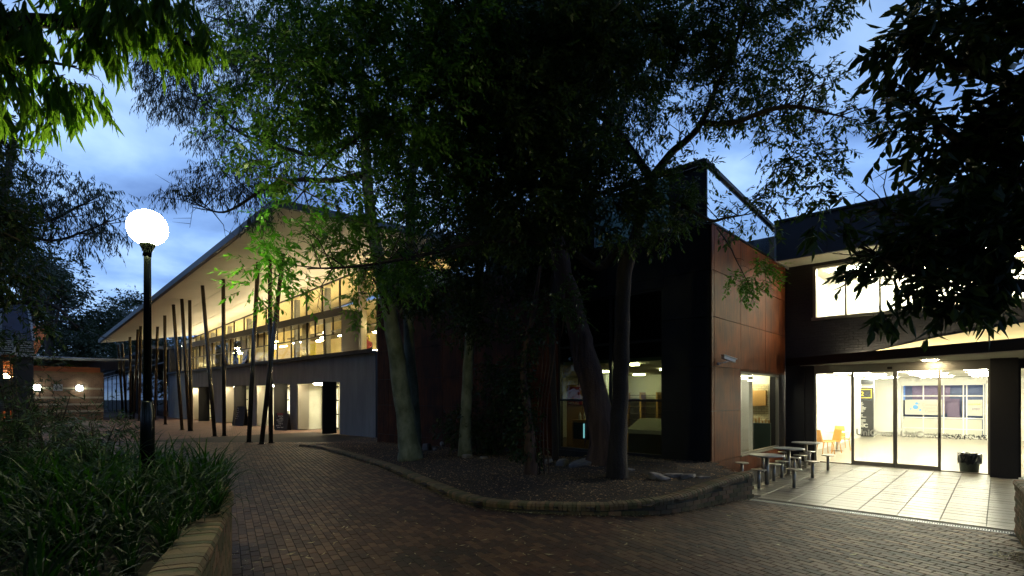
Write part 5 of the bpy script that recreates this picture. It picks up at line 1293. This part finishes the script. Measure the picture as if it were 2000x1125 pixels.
# --- forked tree with long arching boughs (pinnate foliage, lamp light on its left side put partly into leaf colours)
b3 = gp(1203, 935, .30); D = depth(b3); t4 = tree('forked_tree', 'slender forked tree with smooth grey trunk and arching boughs in front of the window', b3)
mb = MB(); limb(mb, [Vector((b3.x, b3.y, .1)), pt(1207, 860, D), pt(1212, 760, D), pt(1214, 660, D), pt(1218, 560, D), pt(1226, 500, D)], [.26, .19, .175, .17, .165, .155], R_, .05, 4, 13)
la = limb(mb, [pt(1226, 505, D), pt(1205, 490, D), pt(1180, 518, D), pt(1158, 520, D - .1), pt(1130, 500, D - .2), pt(1100, 480, D - .3), pt(1060, 462, D - .4), pt(1000, 430, D - .6)], [.09, .085, .085, .08, .07, .055, .045, .02], R_, .05, 4, 9)
lb_ = limb(mb, [pt(1224, 510, D), pt(1240, 460, D), pt(1258, 400, D), pt(1272, 348, D - .1)], [.13, .115, .105, .10], R_, .04, 4, 10)
lc = limb(mb, [pt(1272, 350, D), pt(1245, 310, D), pt(1200, 250, D + .2), pt(1150, 205, D + .3), pt(1120, 170, D + .3), pt(1060, 120, D + .2), pt(980, 60, D)], [.10, .085, .07, .06, .05, .04, .02], R_, .05, 4, 9)
ld = limb(mb, [pt(1272, 350, D), pt(1310, 300, D), pt(1345, 270, D - .2), pt(1372, 235, D - .4), pt(1400, 170, D - .8), pt(1435, 90, D - 1.2), pt(1470, -20, D - 1.6)], [.10, .085, .07, .065, .05, .04, .02], R_, .05, 4, 9)
le = limb(mb, [pt(1372, 240, D - .4), pt(1430, 240, D - 1.2), pt(1500, 215, D - 2), pt(1560, 208, D - 2.6), pt(1610, 220, D - 3), pt(1650, 228, D - 3.2)], [.06, .05, .04, .03, .02, .01], R_, .05, 4, 8)
lf = limb(mb, [pt(1262, 395, D), pt(1330, 400, D - .5), pt(1385, 430, D - 1.5), pt(1420, 425, D - 2.2), pt(1465, 418, D - 2.8)], [.05, .04, .03, .022, .008], R_, .05, 4, 7)
lg = limb(mb, [pt(1100, 480, D - .3), pt(960, 470, D - 1.5), pt(820, 500, D - 2.0), pt(700, 520, D - 3), pt(600, 525, D - 4)], [.05, .04, .03, .02, .01], R_, .05, 4, 7)
lh = limb(mb, [pt(1060, 120, D + .2), pt(920, 160, D - .6), pt(780, 220, D - 1.6), pt(660, 300, D - 2.8), pt(570, 400, D - 3.8)], [.04, .035, .03, .02, .01], R_, .05, 4, 7)
for l_, n_, L_ in ((la, 12, .9), (lc, 18, 1.2), (ld, 20, 1.2), (le, 22, .8), (lf, 12, .6), (lg, 26, .9), (lh, 26, 1.0)): side_twigs(mb, l_, n_, L_, .012, R_)
mb.build('trunk', M_barkd, t4, True)
DL = 9.2
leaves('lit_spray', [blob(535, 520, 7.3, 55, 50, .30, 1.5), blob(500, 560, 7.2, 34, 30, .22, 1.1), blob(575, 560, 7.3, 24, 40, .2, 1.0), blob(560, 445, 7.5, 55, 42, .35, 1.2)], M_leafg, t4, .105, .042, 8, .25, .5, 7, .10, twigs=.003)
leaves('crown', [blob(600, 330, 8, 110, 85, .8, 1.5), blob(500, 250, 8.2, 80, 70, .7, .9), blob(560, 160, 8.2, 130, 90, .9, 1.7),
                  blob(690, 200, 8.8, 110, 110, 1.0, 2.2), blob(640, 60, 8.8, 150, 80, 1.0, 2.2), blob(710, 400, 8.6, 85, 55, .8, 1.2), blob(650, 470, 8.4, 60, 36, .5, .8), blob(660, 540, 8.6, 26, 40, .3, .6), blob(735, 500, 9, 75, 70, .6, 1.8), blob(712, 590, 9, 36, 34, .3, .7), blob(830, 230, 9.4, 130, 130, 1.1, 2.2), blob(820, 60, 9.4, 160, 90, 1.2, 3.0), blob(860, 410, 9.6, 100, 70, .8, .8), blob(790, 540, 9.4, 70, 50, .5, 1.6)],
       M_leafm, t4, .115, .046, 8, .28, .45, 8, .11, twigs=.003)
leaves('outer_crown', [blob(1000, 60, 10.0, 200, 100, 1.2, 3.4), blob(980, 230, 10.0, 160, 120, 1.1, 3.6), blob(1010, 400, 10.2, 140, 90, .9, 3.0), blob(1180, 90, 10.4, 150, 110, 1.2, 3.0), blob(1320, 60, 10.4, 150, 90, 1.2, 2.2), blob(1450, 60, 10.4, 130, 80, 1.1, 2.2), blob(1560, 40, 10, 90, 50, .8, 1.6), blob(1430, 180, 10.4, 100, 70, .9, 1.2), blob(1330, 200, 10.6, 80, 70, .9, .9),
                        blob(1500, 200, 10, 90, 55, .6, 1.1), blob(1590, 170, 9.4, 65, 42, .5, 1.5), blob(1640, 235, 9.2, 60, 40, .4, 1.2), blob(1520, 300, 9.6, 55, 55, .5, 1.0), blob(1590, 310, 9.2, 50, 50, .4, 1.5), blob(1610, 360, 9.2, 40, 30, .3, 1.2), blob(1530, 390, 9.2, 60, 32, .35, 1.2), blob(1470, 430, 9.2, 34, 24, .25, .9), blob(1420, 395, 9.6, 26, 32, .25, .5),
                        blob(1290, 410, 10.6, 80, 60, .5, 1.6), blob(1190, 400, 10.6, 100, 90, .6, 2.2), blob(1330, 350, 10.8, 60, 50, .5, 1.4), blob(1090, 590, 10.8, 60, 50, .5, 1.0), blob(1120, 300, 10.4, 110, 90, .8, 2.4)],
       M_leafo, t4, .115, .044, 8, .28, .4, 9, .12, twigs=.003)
# --- hanging spray in front of the rusty panels, on the same kind of foliage
mb = MB(); hs = limb(mb, [pt(1400, 445, 8.6), pt(1425, 480, 8.0), pt(1440, 512, 7.7), pt(1455, 540, 7.6), pt(1470, 575, 7.6)], [.012, .010, .008, .006, .003], R_, .02, 4, 6); side_twigs(mb, hs, 10, .25, .004, R_); mb.build('hanging_twig', M_barkd, t4, True)
leaves('hanging_spray', [blob(1460, 528, 7.6, 36, 28, .2, 1.6), blob(1440, 570, 7.6, 18, 26, .12, 1.2), blob(1485, 540, 7.6, 20, 22, .15, 1.0)], M_leafg, t4, .075, .030, 9, .22, .6, 12, .06, twigs=.002)

# --- dark slender tree and vine wrapped trunk
b4 = gp(1085, 900, .3); D = depth(b4); t5 = tree('slender_tree', 'thin dark upright stem between the vine wrapped trunk and the window', b4)
mb = MB(); limb(mb, [Vector((b4.x, b4.y, .1)), pt(1083, 800, D), pt(1078, 640, D), pt(1090, 480, D), pt(1120, 330, D), pt(1130, 200, D), pt(1110, 60, D), pt(1085, -80, D)], [.10, .09, .09, .10, .12, .12, .10, .06], R_, .05); mb.build('trunk', M_barkd, t5, True)
leaves('crown', [blob(1130, 200, D, 150, 140, 1.3, 1.8), blob(1060, 30, D, 180, 90, 1.5, 2.0)], M_leafd, t5, .11, .04, 8, .3, .4, 10, .18)
b5 = gp(1036, 930, .28); D = depth(b5); t6 = tree('vine_wrapped_trunk', 'short dark trunk wrapped in climbing vine at the middle of the bed', b5)
mb = MB(); limb(mb, [Vector((b5.x, b5.y, .1)), pt(1036, 880, D), pt(1030, 800, D), pt(1022, 720, D), pt(1040, 620, D), pt(1055, 520, D)], [.17, .13, .10, .08, .06, .03], R_, .12)
for k in range(4): limb(mb, [pt(1045 + 9 * k, 925, D), pt(1050 + 6 * k, 800, D + .1), pt(1060 + 8 * k, 680, D), pt(1035 + 14 * k, 560, D)], [.018, .014, .012, .006], R_, .05, 4, 5)
mb.build('trunk', M_barkf, t6, True)
leaves('vine_leaves', [blob(1030, 860, D, 34, 70, .25, 1.6), blob(1015, 760, D, 36, 70, .3, 1.6), blob(1035, 650, D, 40, 60, .3, 1.2)], M_leafd, t6, .09, .06, 4, .18, .6, 11, .08)
# shrub by the wall
b6 = gp(955, 885, .26); D = depth(b6); sb = thing('leafy_shrub', 'dark leafy shrub against the rusty wall beside the vine wrapped trunk', 'shrub', tuple(b6))
mb = MB()
for k in range(7): limb(mb, [b6, b6 + Vector((R_.uniform(-.4, .4), R_.uniform(-.3, .3), .7)), b6 + Vector((R_.uniform(-.9, .9), R_.uniform(-.5, .5), 1.7))], [.03, .02, .008], R_, .05, 3, 6)
mb.build('stems', M_barkd, sb, True)
leaves('foliage', [blob(950, 830, D, 70, 50, .6, 2.0), blob(975, 760, D, 60, 60, .5, 1.6), blob(900, 830, D, 40, 40, .4, 1.2)], M_leafd, sb, .12, .05, 6, .25, .5, 12, .14, twigs=.004)

# --- big overhanging tree at right: large dark leaves
tr = tree('large_leafed_tree', 'dark large leafed tree overhanging the hall entrance from the right edge', W(7.6, 4.6))
mb = MB(); P0 = W(8.3, 4.4, 0)
limb(mb, [P0, W(8.2, 4.5, 2.5), W(8.0, 4.7, 5), W(7.6, 5, 8)], [.3, .26, .2, .1], R_, .04)
r1 = limb(mb, [W(8.1, 4.6, 3.6), pt(2060, 420, 5.4), pt(1930, 450, 5.4), pt(1840, 455, 5.5), pt(1740, 415, 5.7), pt(1690, 405, 5.8)], [.13, .09, .06, .04, .02, .008], R_, .05)
r2 = limb(mb, [W(8.0, 4.7, 5), pt(2060, 160, 5.6), pt(1930, 150, 5.6), pt(1830, 110, 5.7), pt(1760, 80, 5.8)], [.11, .07, .05, .03, .01], R_, .05)
r3 = limb(mb, [W(8.1, 4.6, 4.2), pt(2050, 300, 5.4), pt(1900, 290, 5.6), pt(1800, 215, 5.7), pt(1755, 165, 5.8)], [.11, .07, .05, .03, .01], R_, .05)
r4 = limb(mb, [W(8.1, 4.6, 3.2), pt(2050, 560, 5.2), pt(1900, 540, 5.3), pt(1780, 530, 5.4), pt(1680, 480, 5.6)], [.10, .07, .05, .03, .01], R_, .05)
for l_ in (r1, r2, r3, r4): side_twigs(mb, l_, 22, .55, .010, R_)
mb.build('trunk', M_barkd, tr, True)
leaves('crown', [blob(1960, 60, 5.6, 110, 110, .7, 3.0), blob(1850, 40, 5.7, 100, 70, .6, 2.2), blob(1790, 90, 5.7, 60, 40, .35, 1.4), blob(1775, 165, 5.8, 38, 30, .2, 1.1), blob(1900, 200, 5.5, 120, 90, .6, 2.7), blob(1825, 255, 5.6, 80, 45, .4, 1.7), blob(1740, 215, 5.8, 34, 26, .2, .9),
                  blob(1985, 330, 5.4, 90, 130, .7, 3.4), blob(1875, 285, 5.6, 80, 42, .5, 1.8), blob(1765, 288, 5.7, 48, 20, .25, 1.0), blob(1945, 480, 5.3, 110, 100, .6, 3.4), blob(1810, 490, 5.5, 105, 52, .5, 2.4), blob(1700, 455, 5.6, 90, 45, .35, 1.7), blob(1600, 440, 5.7, 60, 28, .25, 1.0), blob(1670, 405, 5.7, 50, 20, .2, 1.0),
                  blob(1760, 560, 5.5, 70, 40, .3, 1.8), blob(1720, 585, 5.5, 32, 30, .2, 1.1), blob(1860, 570, 5.3, 95, 42, .4, 2.6), blob(1960, 560, 5.2, 70, 28, .3, 2.4), blob(2090, 250, 5, 80, 300, 1.2, 3), blob(1820, 605, 5.3, 40, 20, .2, .8)],
       M_leafd, tr, .165, .070, 6, .26, .35, 14, .09, big=True, twigs=.004, n_single=260)

# --- foreground tree at upper left, long hanging leaves lit by the lamp
tl = tree('weeping_tree', 'foreground tree with long hanging leaves lit green at the upper left corner', W(-7.6, 3.4))
mb = MB(); limb(mb, [W(-7.8, 3.2, 0), W(-7.6, 3.4, 2.5), W(-7.2, 3.8, 5), W(-6.4, 4.2, 8)], [.28, .24, .2, .12], R_, .04)
a1 = limb(mb, [W(-7.2, 3.8, 5.0), pt(-120, 60, 3.4), pt(40, 40, 3.6), pt(180, 50, 3.7), pt(300, 70, 3.8), pt(380, 90, 4.0)], [.12, .08, .05, .04, .02, .008], R_, .05)
a2 = limb(mb, [W(-7.3, 3.6, 4.4), pt(-150, 120, 3.4), pt(0, 120, 3.6), pt(80, 120, 3.7), pt(150, 130, 3.8)], [.08, .05, .03, .015, .005], R_, .05)
a3 = limb(mb, [W(-7.4, 3.5, 3.6), pt(-250, 420, 8.0), pt(-60, 430, 9.0), pt(40, 470, 9.0)], [.08, .05, .03, .01], R_, .05)
for l_ in (a1, a2, a3): side_twigs(mb, l_, 14, .22, .006, R_, -.2)
mb.build('trunk', M_barkd, tl, True)
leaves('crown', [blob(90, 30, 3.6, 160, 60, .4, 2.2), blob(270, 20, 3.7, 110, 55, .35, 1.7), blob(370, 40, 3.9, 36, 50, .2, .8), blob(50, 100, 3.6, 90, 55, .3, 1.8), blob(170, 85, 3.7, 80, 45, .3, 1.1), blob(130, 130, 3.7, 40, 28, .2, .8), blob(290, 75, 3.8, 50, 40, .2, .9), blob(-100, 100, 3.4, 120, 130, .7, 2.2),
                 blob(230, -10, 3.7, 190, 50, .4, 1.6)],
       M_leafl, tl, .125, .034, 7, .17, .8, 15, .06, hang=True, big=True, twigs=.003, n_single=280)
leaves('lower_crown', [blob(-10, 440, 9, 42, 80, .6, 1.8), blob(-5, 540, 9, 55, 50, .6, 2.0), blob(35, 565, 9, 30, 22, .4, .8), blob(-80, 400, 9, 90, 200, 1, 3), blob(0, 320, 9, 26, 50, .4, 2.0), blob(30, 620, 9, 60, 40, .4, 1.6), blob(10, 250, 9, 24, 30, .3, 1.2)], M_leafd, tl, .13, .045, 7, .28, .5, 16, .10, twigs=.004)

ov = [(-2, -9, 7, 7, 4), (8, -8, 7, 6, 4), (-10, -6, 7, 5, 5), (0, 7.5, 11.5, 6, 2), (6, 9, 12, 5, 2), (-6, 8, 12, 4, 2), (-.5, 1, 9.5, 4, 4), (4, 2, 9, 4, 4), (-5, 1, 8.5, 4, 4), (0, -5, 9, 5, 4), (6, -4, 8, 5, 4), (-7, -4, 8, 5, 4), (1.5, 5.2, 9.4, 4, 1.6), (-4, 5.5, 9.6, 4, 1.6), (6.5, 5.2, 9.2, 3, 1.6), (11, 0, 8, 4, 5), (-12, 2, 8, 4, 5), (-12, 8, 11.5, 4, 3), (11, 7, 9.5, 3, 3)]  # overhead crowns out of view, added to darken the path
leaves('added_shade_crown', [(np.array(W(R, D, z)), (a, b_, 1.3), 2.2) for R, D, z, a, b_ in ov], M_leaff, tl, .42, .17, 6, .9, .3, 95, .5)
mb = MB()
for R, D, z, a, b_ in ov[::2]: limb(mb, [W(-7.2, 3.8, 5), W(R * .5 - 3, D * .6 + 1, z * .8), W(R, D, z)], [.1, .07, .03], R_, .05, 3, 6)
mb.build('added_shade_limbs', M_barkd, tl, True)
# --- gum beyond the lamp at left
D = 24; tb_ = gp(-60, 860); tq = tree('spreading_gum', 'open gum with lacy grey foliage behind the lamp at left', W(-24, 22))
mb = MB(); limb(mb, [W(-24, 22, 0), W(-23.6, 22.5, 5), W(-23, 23, 9), W(-22.5, 23.5, 14)], [.35, .3, .22, .1], R_, .04)
g1 = limb(mb, [W(-23.2, 22.7, 7), pt(30, 450, D), pt(100, 430, D), pt(150, 405, D), pt(200, 380, D)], [.15, .10, .07, .05, .02], R_, .05)
g2 = limb(mb, [pt(30, 450, D), pt(100, 470, D), pt(170, 450, D), pt(215, 430, D)], [.1, .06, .04, .02], R_, .05); g3 = limb(mb, [W(-23.5, 22.6, 5), pt(-40, 600, D), pt(60, 590, D), pt(110, 600, D), pt(150, 640, D)], [.16, .12, .10, .08, .04], R_, .05)
for l_ in (g1, g2, g3): side_twigs(mb, l_, 20, 1.8, .03, R_)
mb.build('trunk', M_barkd, tq, True)
leaves('crown', [blob(140, 370, D, 55, 40, 1.4, 0.75), blob(185, 400, D, 50, 45, 1.4, 0.80), blob(215, 455, D, 28, 30, .8, 0.70), blob(120, 430, D, 60, 45, 1.4, 0.80), blob(50, 400, D, 44, 40, 1.4, .7), blob(15, 320, D, 36, 60, 1.6, .9), blob(35, 480, D, 45, 36, 1.4, .9), blob(-20, 420, D, 60, 150, 2, 1.20), blob(150, 470, D, 40, 22, .8, 0.50)], M_leafe, tq, .24, .055, 7, .6, .8, 17, .3, hang=True, twigs=.008)

# --- distant trees behind the roofs
for i, (u, v, D, ru, rv, lab) in enumerate(((95, 570, 62, 90, 60, 'dark rounded tree crown above the brick building at far left'), (230, 615, 80, 50, 42, 'distant flat topped tree left of the soffit tip'), (180, 650, 72, 80, 50, 'dense dark tree between the brick building and the long soffit'),
                                       (60, 500, 50, 60, 60, 'tall dark tree behind the sheet clad building'), (300, 700, 110, 60, 40, 'far tree seen under the long soffit'), (130, 700, 66, 90, 50, 'low dark tree just over the brick building roof'))):
    p = pt(u, 775, D); t = tree('distant_tree', lab, (p.x, p.y, 0), 'trees beyond the buildings'); top = pt(u, v, D)
    mb = MB(); limb(mb, [Vector((p.x, p.y, 0)), Vector((p.x + .5, p.y, top.z * .5)), top], [.5, .4, .15], R_, .05, 3, 7)
    for k in range(6):
        e_ = pt(u + R_.uniform(-ru, ru) * .7, v + R_.uniform(-rv, rv) * .5, D + R_.uniform(-1, 1)); limb(mb, [Vector((p.x + .4, p.y, top.z * .45)), (Vector((p.x, p.y, top.z * .55)) + e_) / 2, e_], [.2, .12, .04], R_, .05, 3, 5)
    mb.build('trunk', M_barkd, t, True)
    bl = []
    for k in range(9): bl.append(blob(u + R_.uniform(-ru, ru) * .75, v + R_.uniform(-rv, rv) * .8, D + R_.uniform(-2, 2), ru * .45, rv * .34, 2.2, 2.2))
    leaves('crown', bl, M_leaff, t, .50, .24, 6, 1.0, .2, 30 + i, .6)
# belt of trees round the precinct; most are unseen, added to block sky light
for i, (x, y, h, w_) in enumerate(((-24, -9, 17, 8), (-38, -8, 17, 8), (-18, -24, 18, 9), (-54, -10, 17, 9), (-70, -14, 17, 9), (-8, -20, 17, 9), (5, -18, 17, 9), (-48, -14, 13, 8), (-30, -20, 14, 9), (-14, -16, 13, 8), (0, -12, 14, 8), (12, -6, 13, 8), (-62, -6, 14, 9), (-90, 34, 13, 10), (14, 8, 12, 6), (-100, 4, 14, 11), (-115, 24, 14, 11))):
    t = tree('added_belt_tree', 'dense dark tree of the added belt round the precinct', (x, y, 0), 'added belt of trees round the precinct')
    mb = MB(); limb(mb, [(x, y, 0), (x + .3, y, h * .4), (x, y + .2, h * .8)], [.45, .35, .1], R_, .05, 3, 7); mb.build('trunk', M_barkd, t, True)
    bl = [(np.array([x + R_.uniform(-1, 1) * w_ * .45, y + R_.uniform(-1, 1) * w_ * .45, h * (.3 + .7 * R_.random())]), (w_ * .45, w_ * .45, h * .2), 1.5) for _ in range(12)]
    leaves('crown', bl, M_leaff, t, .6, .26, 6, 1.3, .2, 60 + i, .9)

# --- rocks in the bed
rocks = [(835, 874, .24, 'bluish rounded rock right of the pale gum trunk'), (866, 868, .2, 'upright grey rock against the wall between two trunks'), (850, 878, .12, 'small flat stone between the two pale rocks'), (915, 893, .22, 'flat pale stone at the foot of the slim trunk'), (945, 896, .18, 'low flat stone in front of the shrub'),
         (1072, 905, .2, 'yellowish stone left of the leaning trunk'), (1096, 908, .24, 'pale rounded stone next to the yellowish one'), (1135, 912, .42, 'large flat dark boulder at the foot of the leaning trunk'), (1230, 924, .18, 'small bluish stone right of the forked trunk'),
         (1318, 936, .30, 'tilted flat sandstone slab near the rusty corner'), (1345, 940, .26, 'reddish blocky rock in front of the rusty corner'), (1372, 942, .22, 'rounded pale rock closest to the rusty corner'), (1290, 938, .3, 'low flat slab left of the sandstone rocks')]
for k, (u, v, s_, lab) in enumerate(rocks):
    p = gp(u, v, .30 if u > 1000 else .25); rr = random.Random(k + 50); s_ *= .85; me = bpy.data.meshes.new('rock'); pass
    import bmesh
    bm = bmesh.new(); bmesh.ops.create_icosphere(bm, subdivisions=3, radius=1)
    ph = [rr.uniform(0, 6) for _ in range(6)]
    for vtx in bm.verts:
        c_ = vtx.co; d_ = 1 + .16 * math.sin(2.3 * c_.x + ph[0]) + .14 * math.sin(3.1 * c_.y + ph[1]) + .10 * math.sin(4.2 * c_.z + ph[2]) + .06 * math.sin(7 * c_.x + 5 * c_.y + ph[3]) + rr.uniform(-.02, .02)
        q = Vector([max(-.78, min(.78, t_)) for t_ in (c_ * d_)]); vtx.co = Vector((q.x * s_ * 1.15, q.y * s_ * .8, q.z * s_ * (.45 if 'flat' in lab or 'slab' in lab else .75)))
    bm.to_mesh(me); bm.free(); me.materials.append(M_rock); o = link('rock', me, None, (p.x, p.y, p.z + s_ * .12)); o.rotation_euler = (rr.uniform(-.15, .15), rr.uniform(-.15, .15), rr.uniform(0, 3)); tag(o, lab, 'rock', 'rocks along the bed')

# --- planter soil and plants
mb = MB(); mb.add([(x, y, .84) for x, y in planter_poly], [tuple(range(len(planter_poly)))]).build('planter_soil', M_soil, kind='structure')
def strap_mesh(seed, n, L0, W0):
    r = np.random.RandomState(seed); V = []
    for i in range(n):
        a = r.rand() * 6.283; el = math.radians(35 + 50 * r.rand()); L = L0 * (.55 + .6 * r.rand()); w = W0 * (.7 + .6 * r.rand()); bend = 1.0 + 1.6 * r.rand()
        p = np.array([.05 * r.randn(), .05 * r.randn(), 0.]); hd = np.array([math.cos(a), math.sin(a), 0]); sd = np.array([-math.sin(a), math.cos(a), 0]); seg = 6; prev = None
        for k in range(seg + 1):
            t = k / seg; ww = w * (1 - t ** 2.2) * (.55 + .45 * min(1, t * 4)) + .001; e_ = el - bend * t * t
            l_, r__ = p - sd * ww / 2 + np.array([0, 0, ww * .2]), p + sd * ww / 2 + np.array([0, 0, ww * .2])
            if prev is not None: V += [prev[0], prev[1], r__, l_]
            prev = (l_, r__); p = p + (hd * math.cos(e_) + np.array([0, 0, 1]) * math.sin(e_)) * L / seg
    me = bpy.data.meshes.new('strap_leaves'); V = np.array(V); me.from_pydata(V.tolist(), [], [(4 * i, 4 * i + 1, 4 * i + 2, 4 * i + 3) for i in range(len(V) // 4)]); me.materials.append(M_blade); return me
SM = [strap_mesh(200 + k, 46, .95, .026) for k in range(5)]
rr = random.Random(77); cnt = 0; spots = []
for _ in range(9000):
    R = rr.uniform(-9, -1.2); D = rr.uniform(2.0, 8.6); p = W(R, D)
    if not inpoly(p.x, p.y, planter_poly): continue
    dw = min((Vector((p.x, p.y, 0)) - q).length for q in pw_path[::8])
    if dw < (.40 if D < 4.6 else .24) or abs(R) > D * 1.25 + .3: continue
    if (Vector((p.x, p.y)) - Vector((LP.x, LP.y))).length < .28: continue
    if D < 3.4 and R > -2.3: continue
    if any((Vector((p.x, p.y)) - Vector(s_[:2])).length < (.28 if D > 4 else .36) for s_ in spots): continue
    spots.append((p.x, p.y, D, R, dw))
    if len(spots) > 170: break
for (x, y, D, R, dw) in spots:
    o = bpy.data.objects.new('strappy_plant', SM[rr.randrange(5)]); C.objects.link(o); s_ = rr.uniform(.65, 1.0) * (.70 if dw < .65 and D < 4.6 else 1.05) * (.75 if D < 4 else 1); o.location = (x, y, .83); o.scale = (s_, s_, s_); o.rotation_euler = (0, 0, rr.uniform(0, 6.28))
    tag(o, 'clump of arching strap shaped green blades in the brick planter', 'plant', 'strappy plants in the planter')
def planter_sampler(r, n):
    out = []
    while len(out) < n:
        p = W(-1.2 - 7 * r.rand(), 1.6 + 6.6 * r.rand())
        if inpoly(p.x, p.y, planter_poly): out.append((p.x, p.y, .85 + .03 * r.rand()))
    return np.array(out)
chips('planter_litter', M_dead, 1500, planter_sampler, .03, .13, 'fallen narrow leaves lying on the planter soil', 'leaf litter', 5, curl=True)
for i, (u, v, D, ru, rv, lab) in enumerate(((35, 730, 8.2, 45, 90, 'tall wispy shrub with narrow leaves at the left edge of the planter'), (95, 790, 7.8, 60, 50, 'wispy narrow leafed shrub in front of the left wall light'), (60, 860, 6.6, 90, 55, 'low dense shrub with narrow leaves at the left edge'), (190, 840, 7.6, 70, 36, 'low narrow leafed shrub left of the lamp post'))):
    p = pt(u, 775, D); p.z = .84; t = thing('narrow_leaved_shrub', lab, 'shrub', tuple(p), 'narrow leafed shrubs in the planter'); mb = MB()
    for k in range(9): e_ = pt(u + R_.uniform(-ru, ru), v + R_.uniform(-rv, rv) * .7, D + R_.uniform(-.3, .3)); limb(mb, [p, (p + e_) / 2 + Vector((0, 0, .1)), e_], [.018, .012, .005], R_, .05, 3, 5)
    mb.build('stems', M_barkd, t, True)
    leaves('foliage', [blob(u, v, D, ru, rv, .4, .65 if v < 800 else 1.3), blob(u + ru * .5, v + rv * .3, D, ru * .6, rv * .5, .3, .6)], M_leafd, t, .11, .018, 9, .28, .2, 40 + i, .12, twigs=.003)

# lettering becomes plain mesh
bpy.context.view_layer.update(); dg_ = bpy.context.evaluated_depsgraph_get()
for o in TEXTS:
    me = bpy.data.meshes.new_from_object(o.evaluated_get(dg_)); n = bpy.data.objects.new('tmp', me); C.objects.link(n)
    n.parent = o.parent; n.matrix_parent_inverse = o.matrix_parent_inverse.copy(); n.location = o.location; n.rotation_euler = o.rotation_euler
    bpy.data.objects.remove(o); n.name = 'lettering'
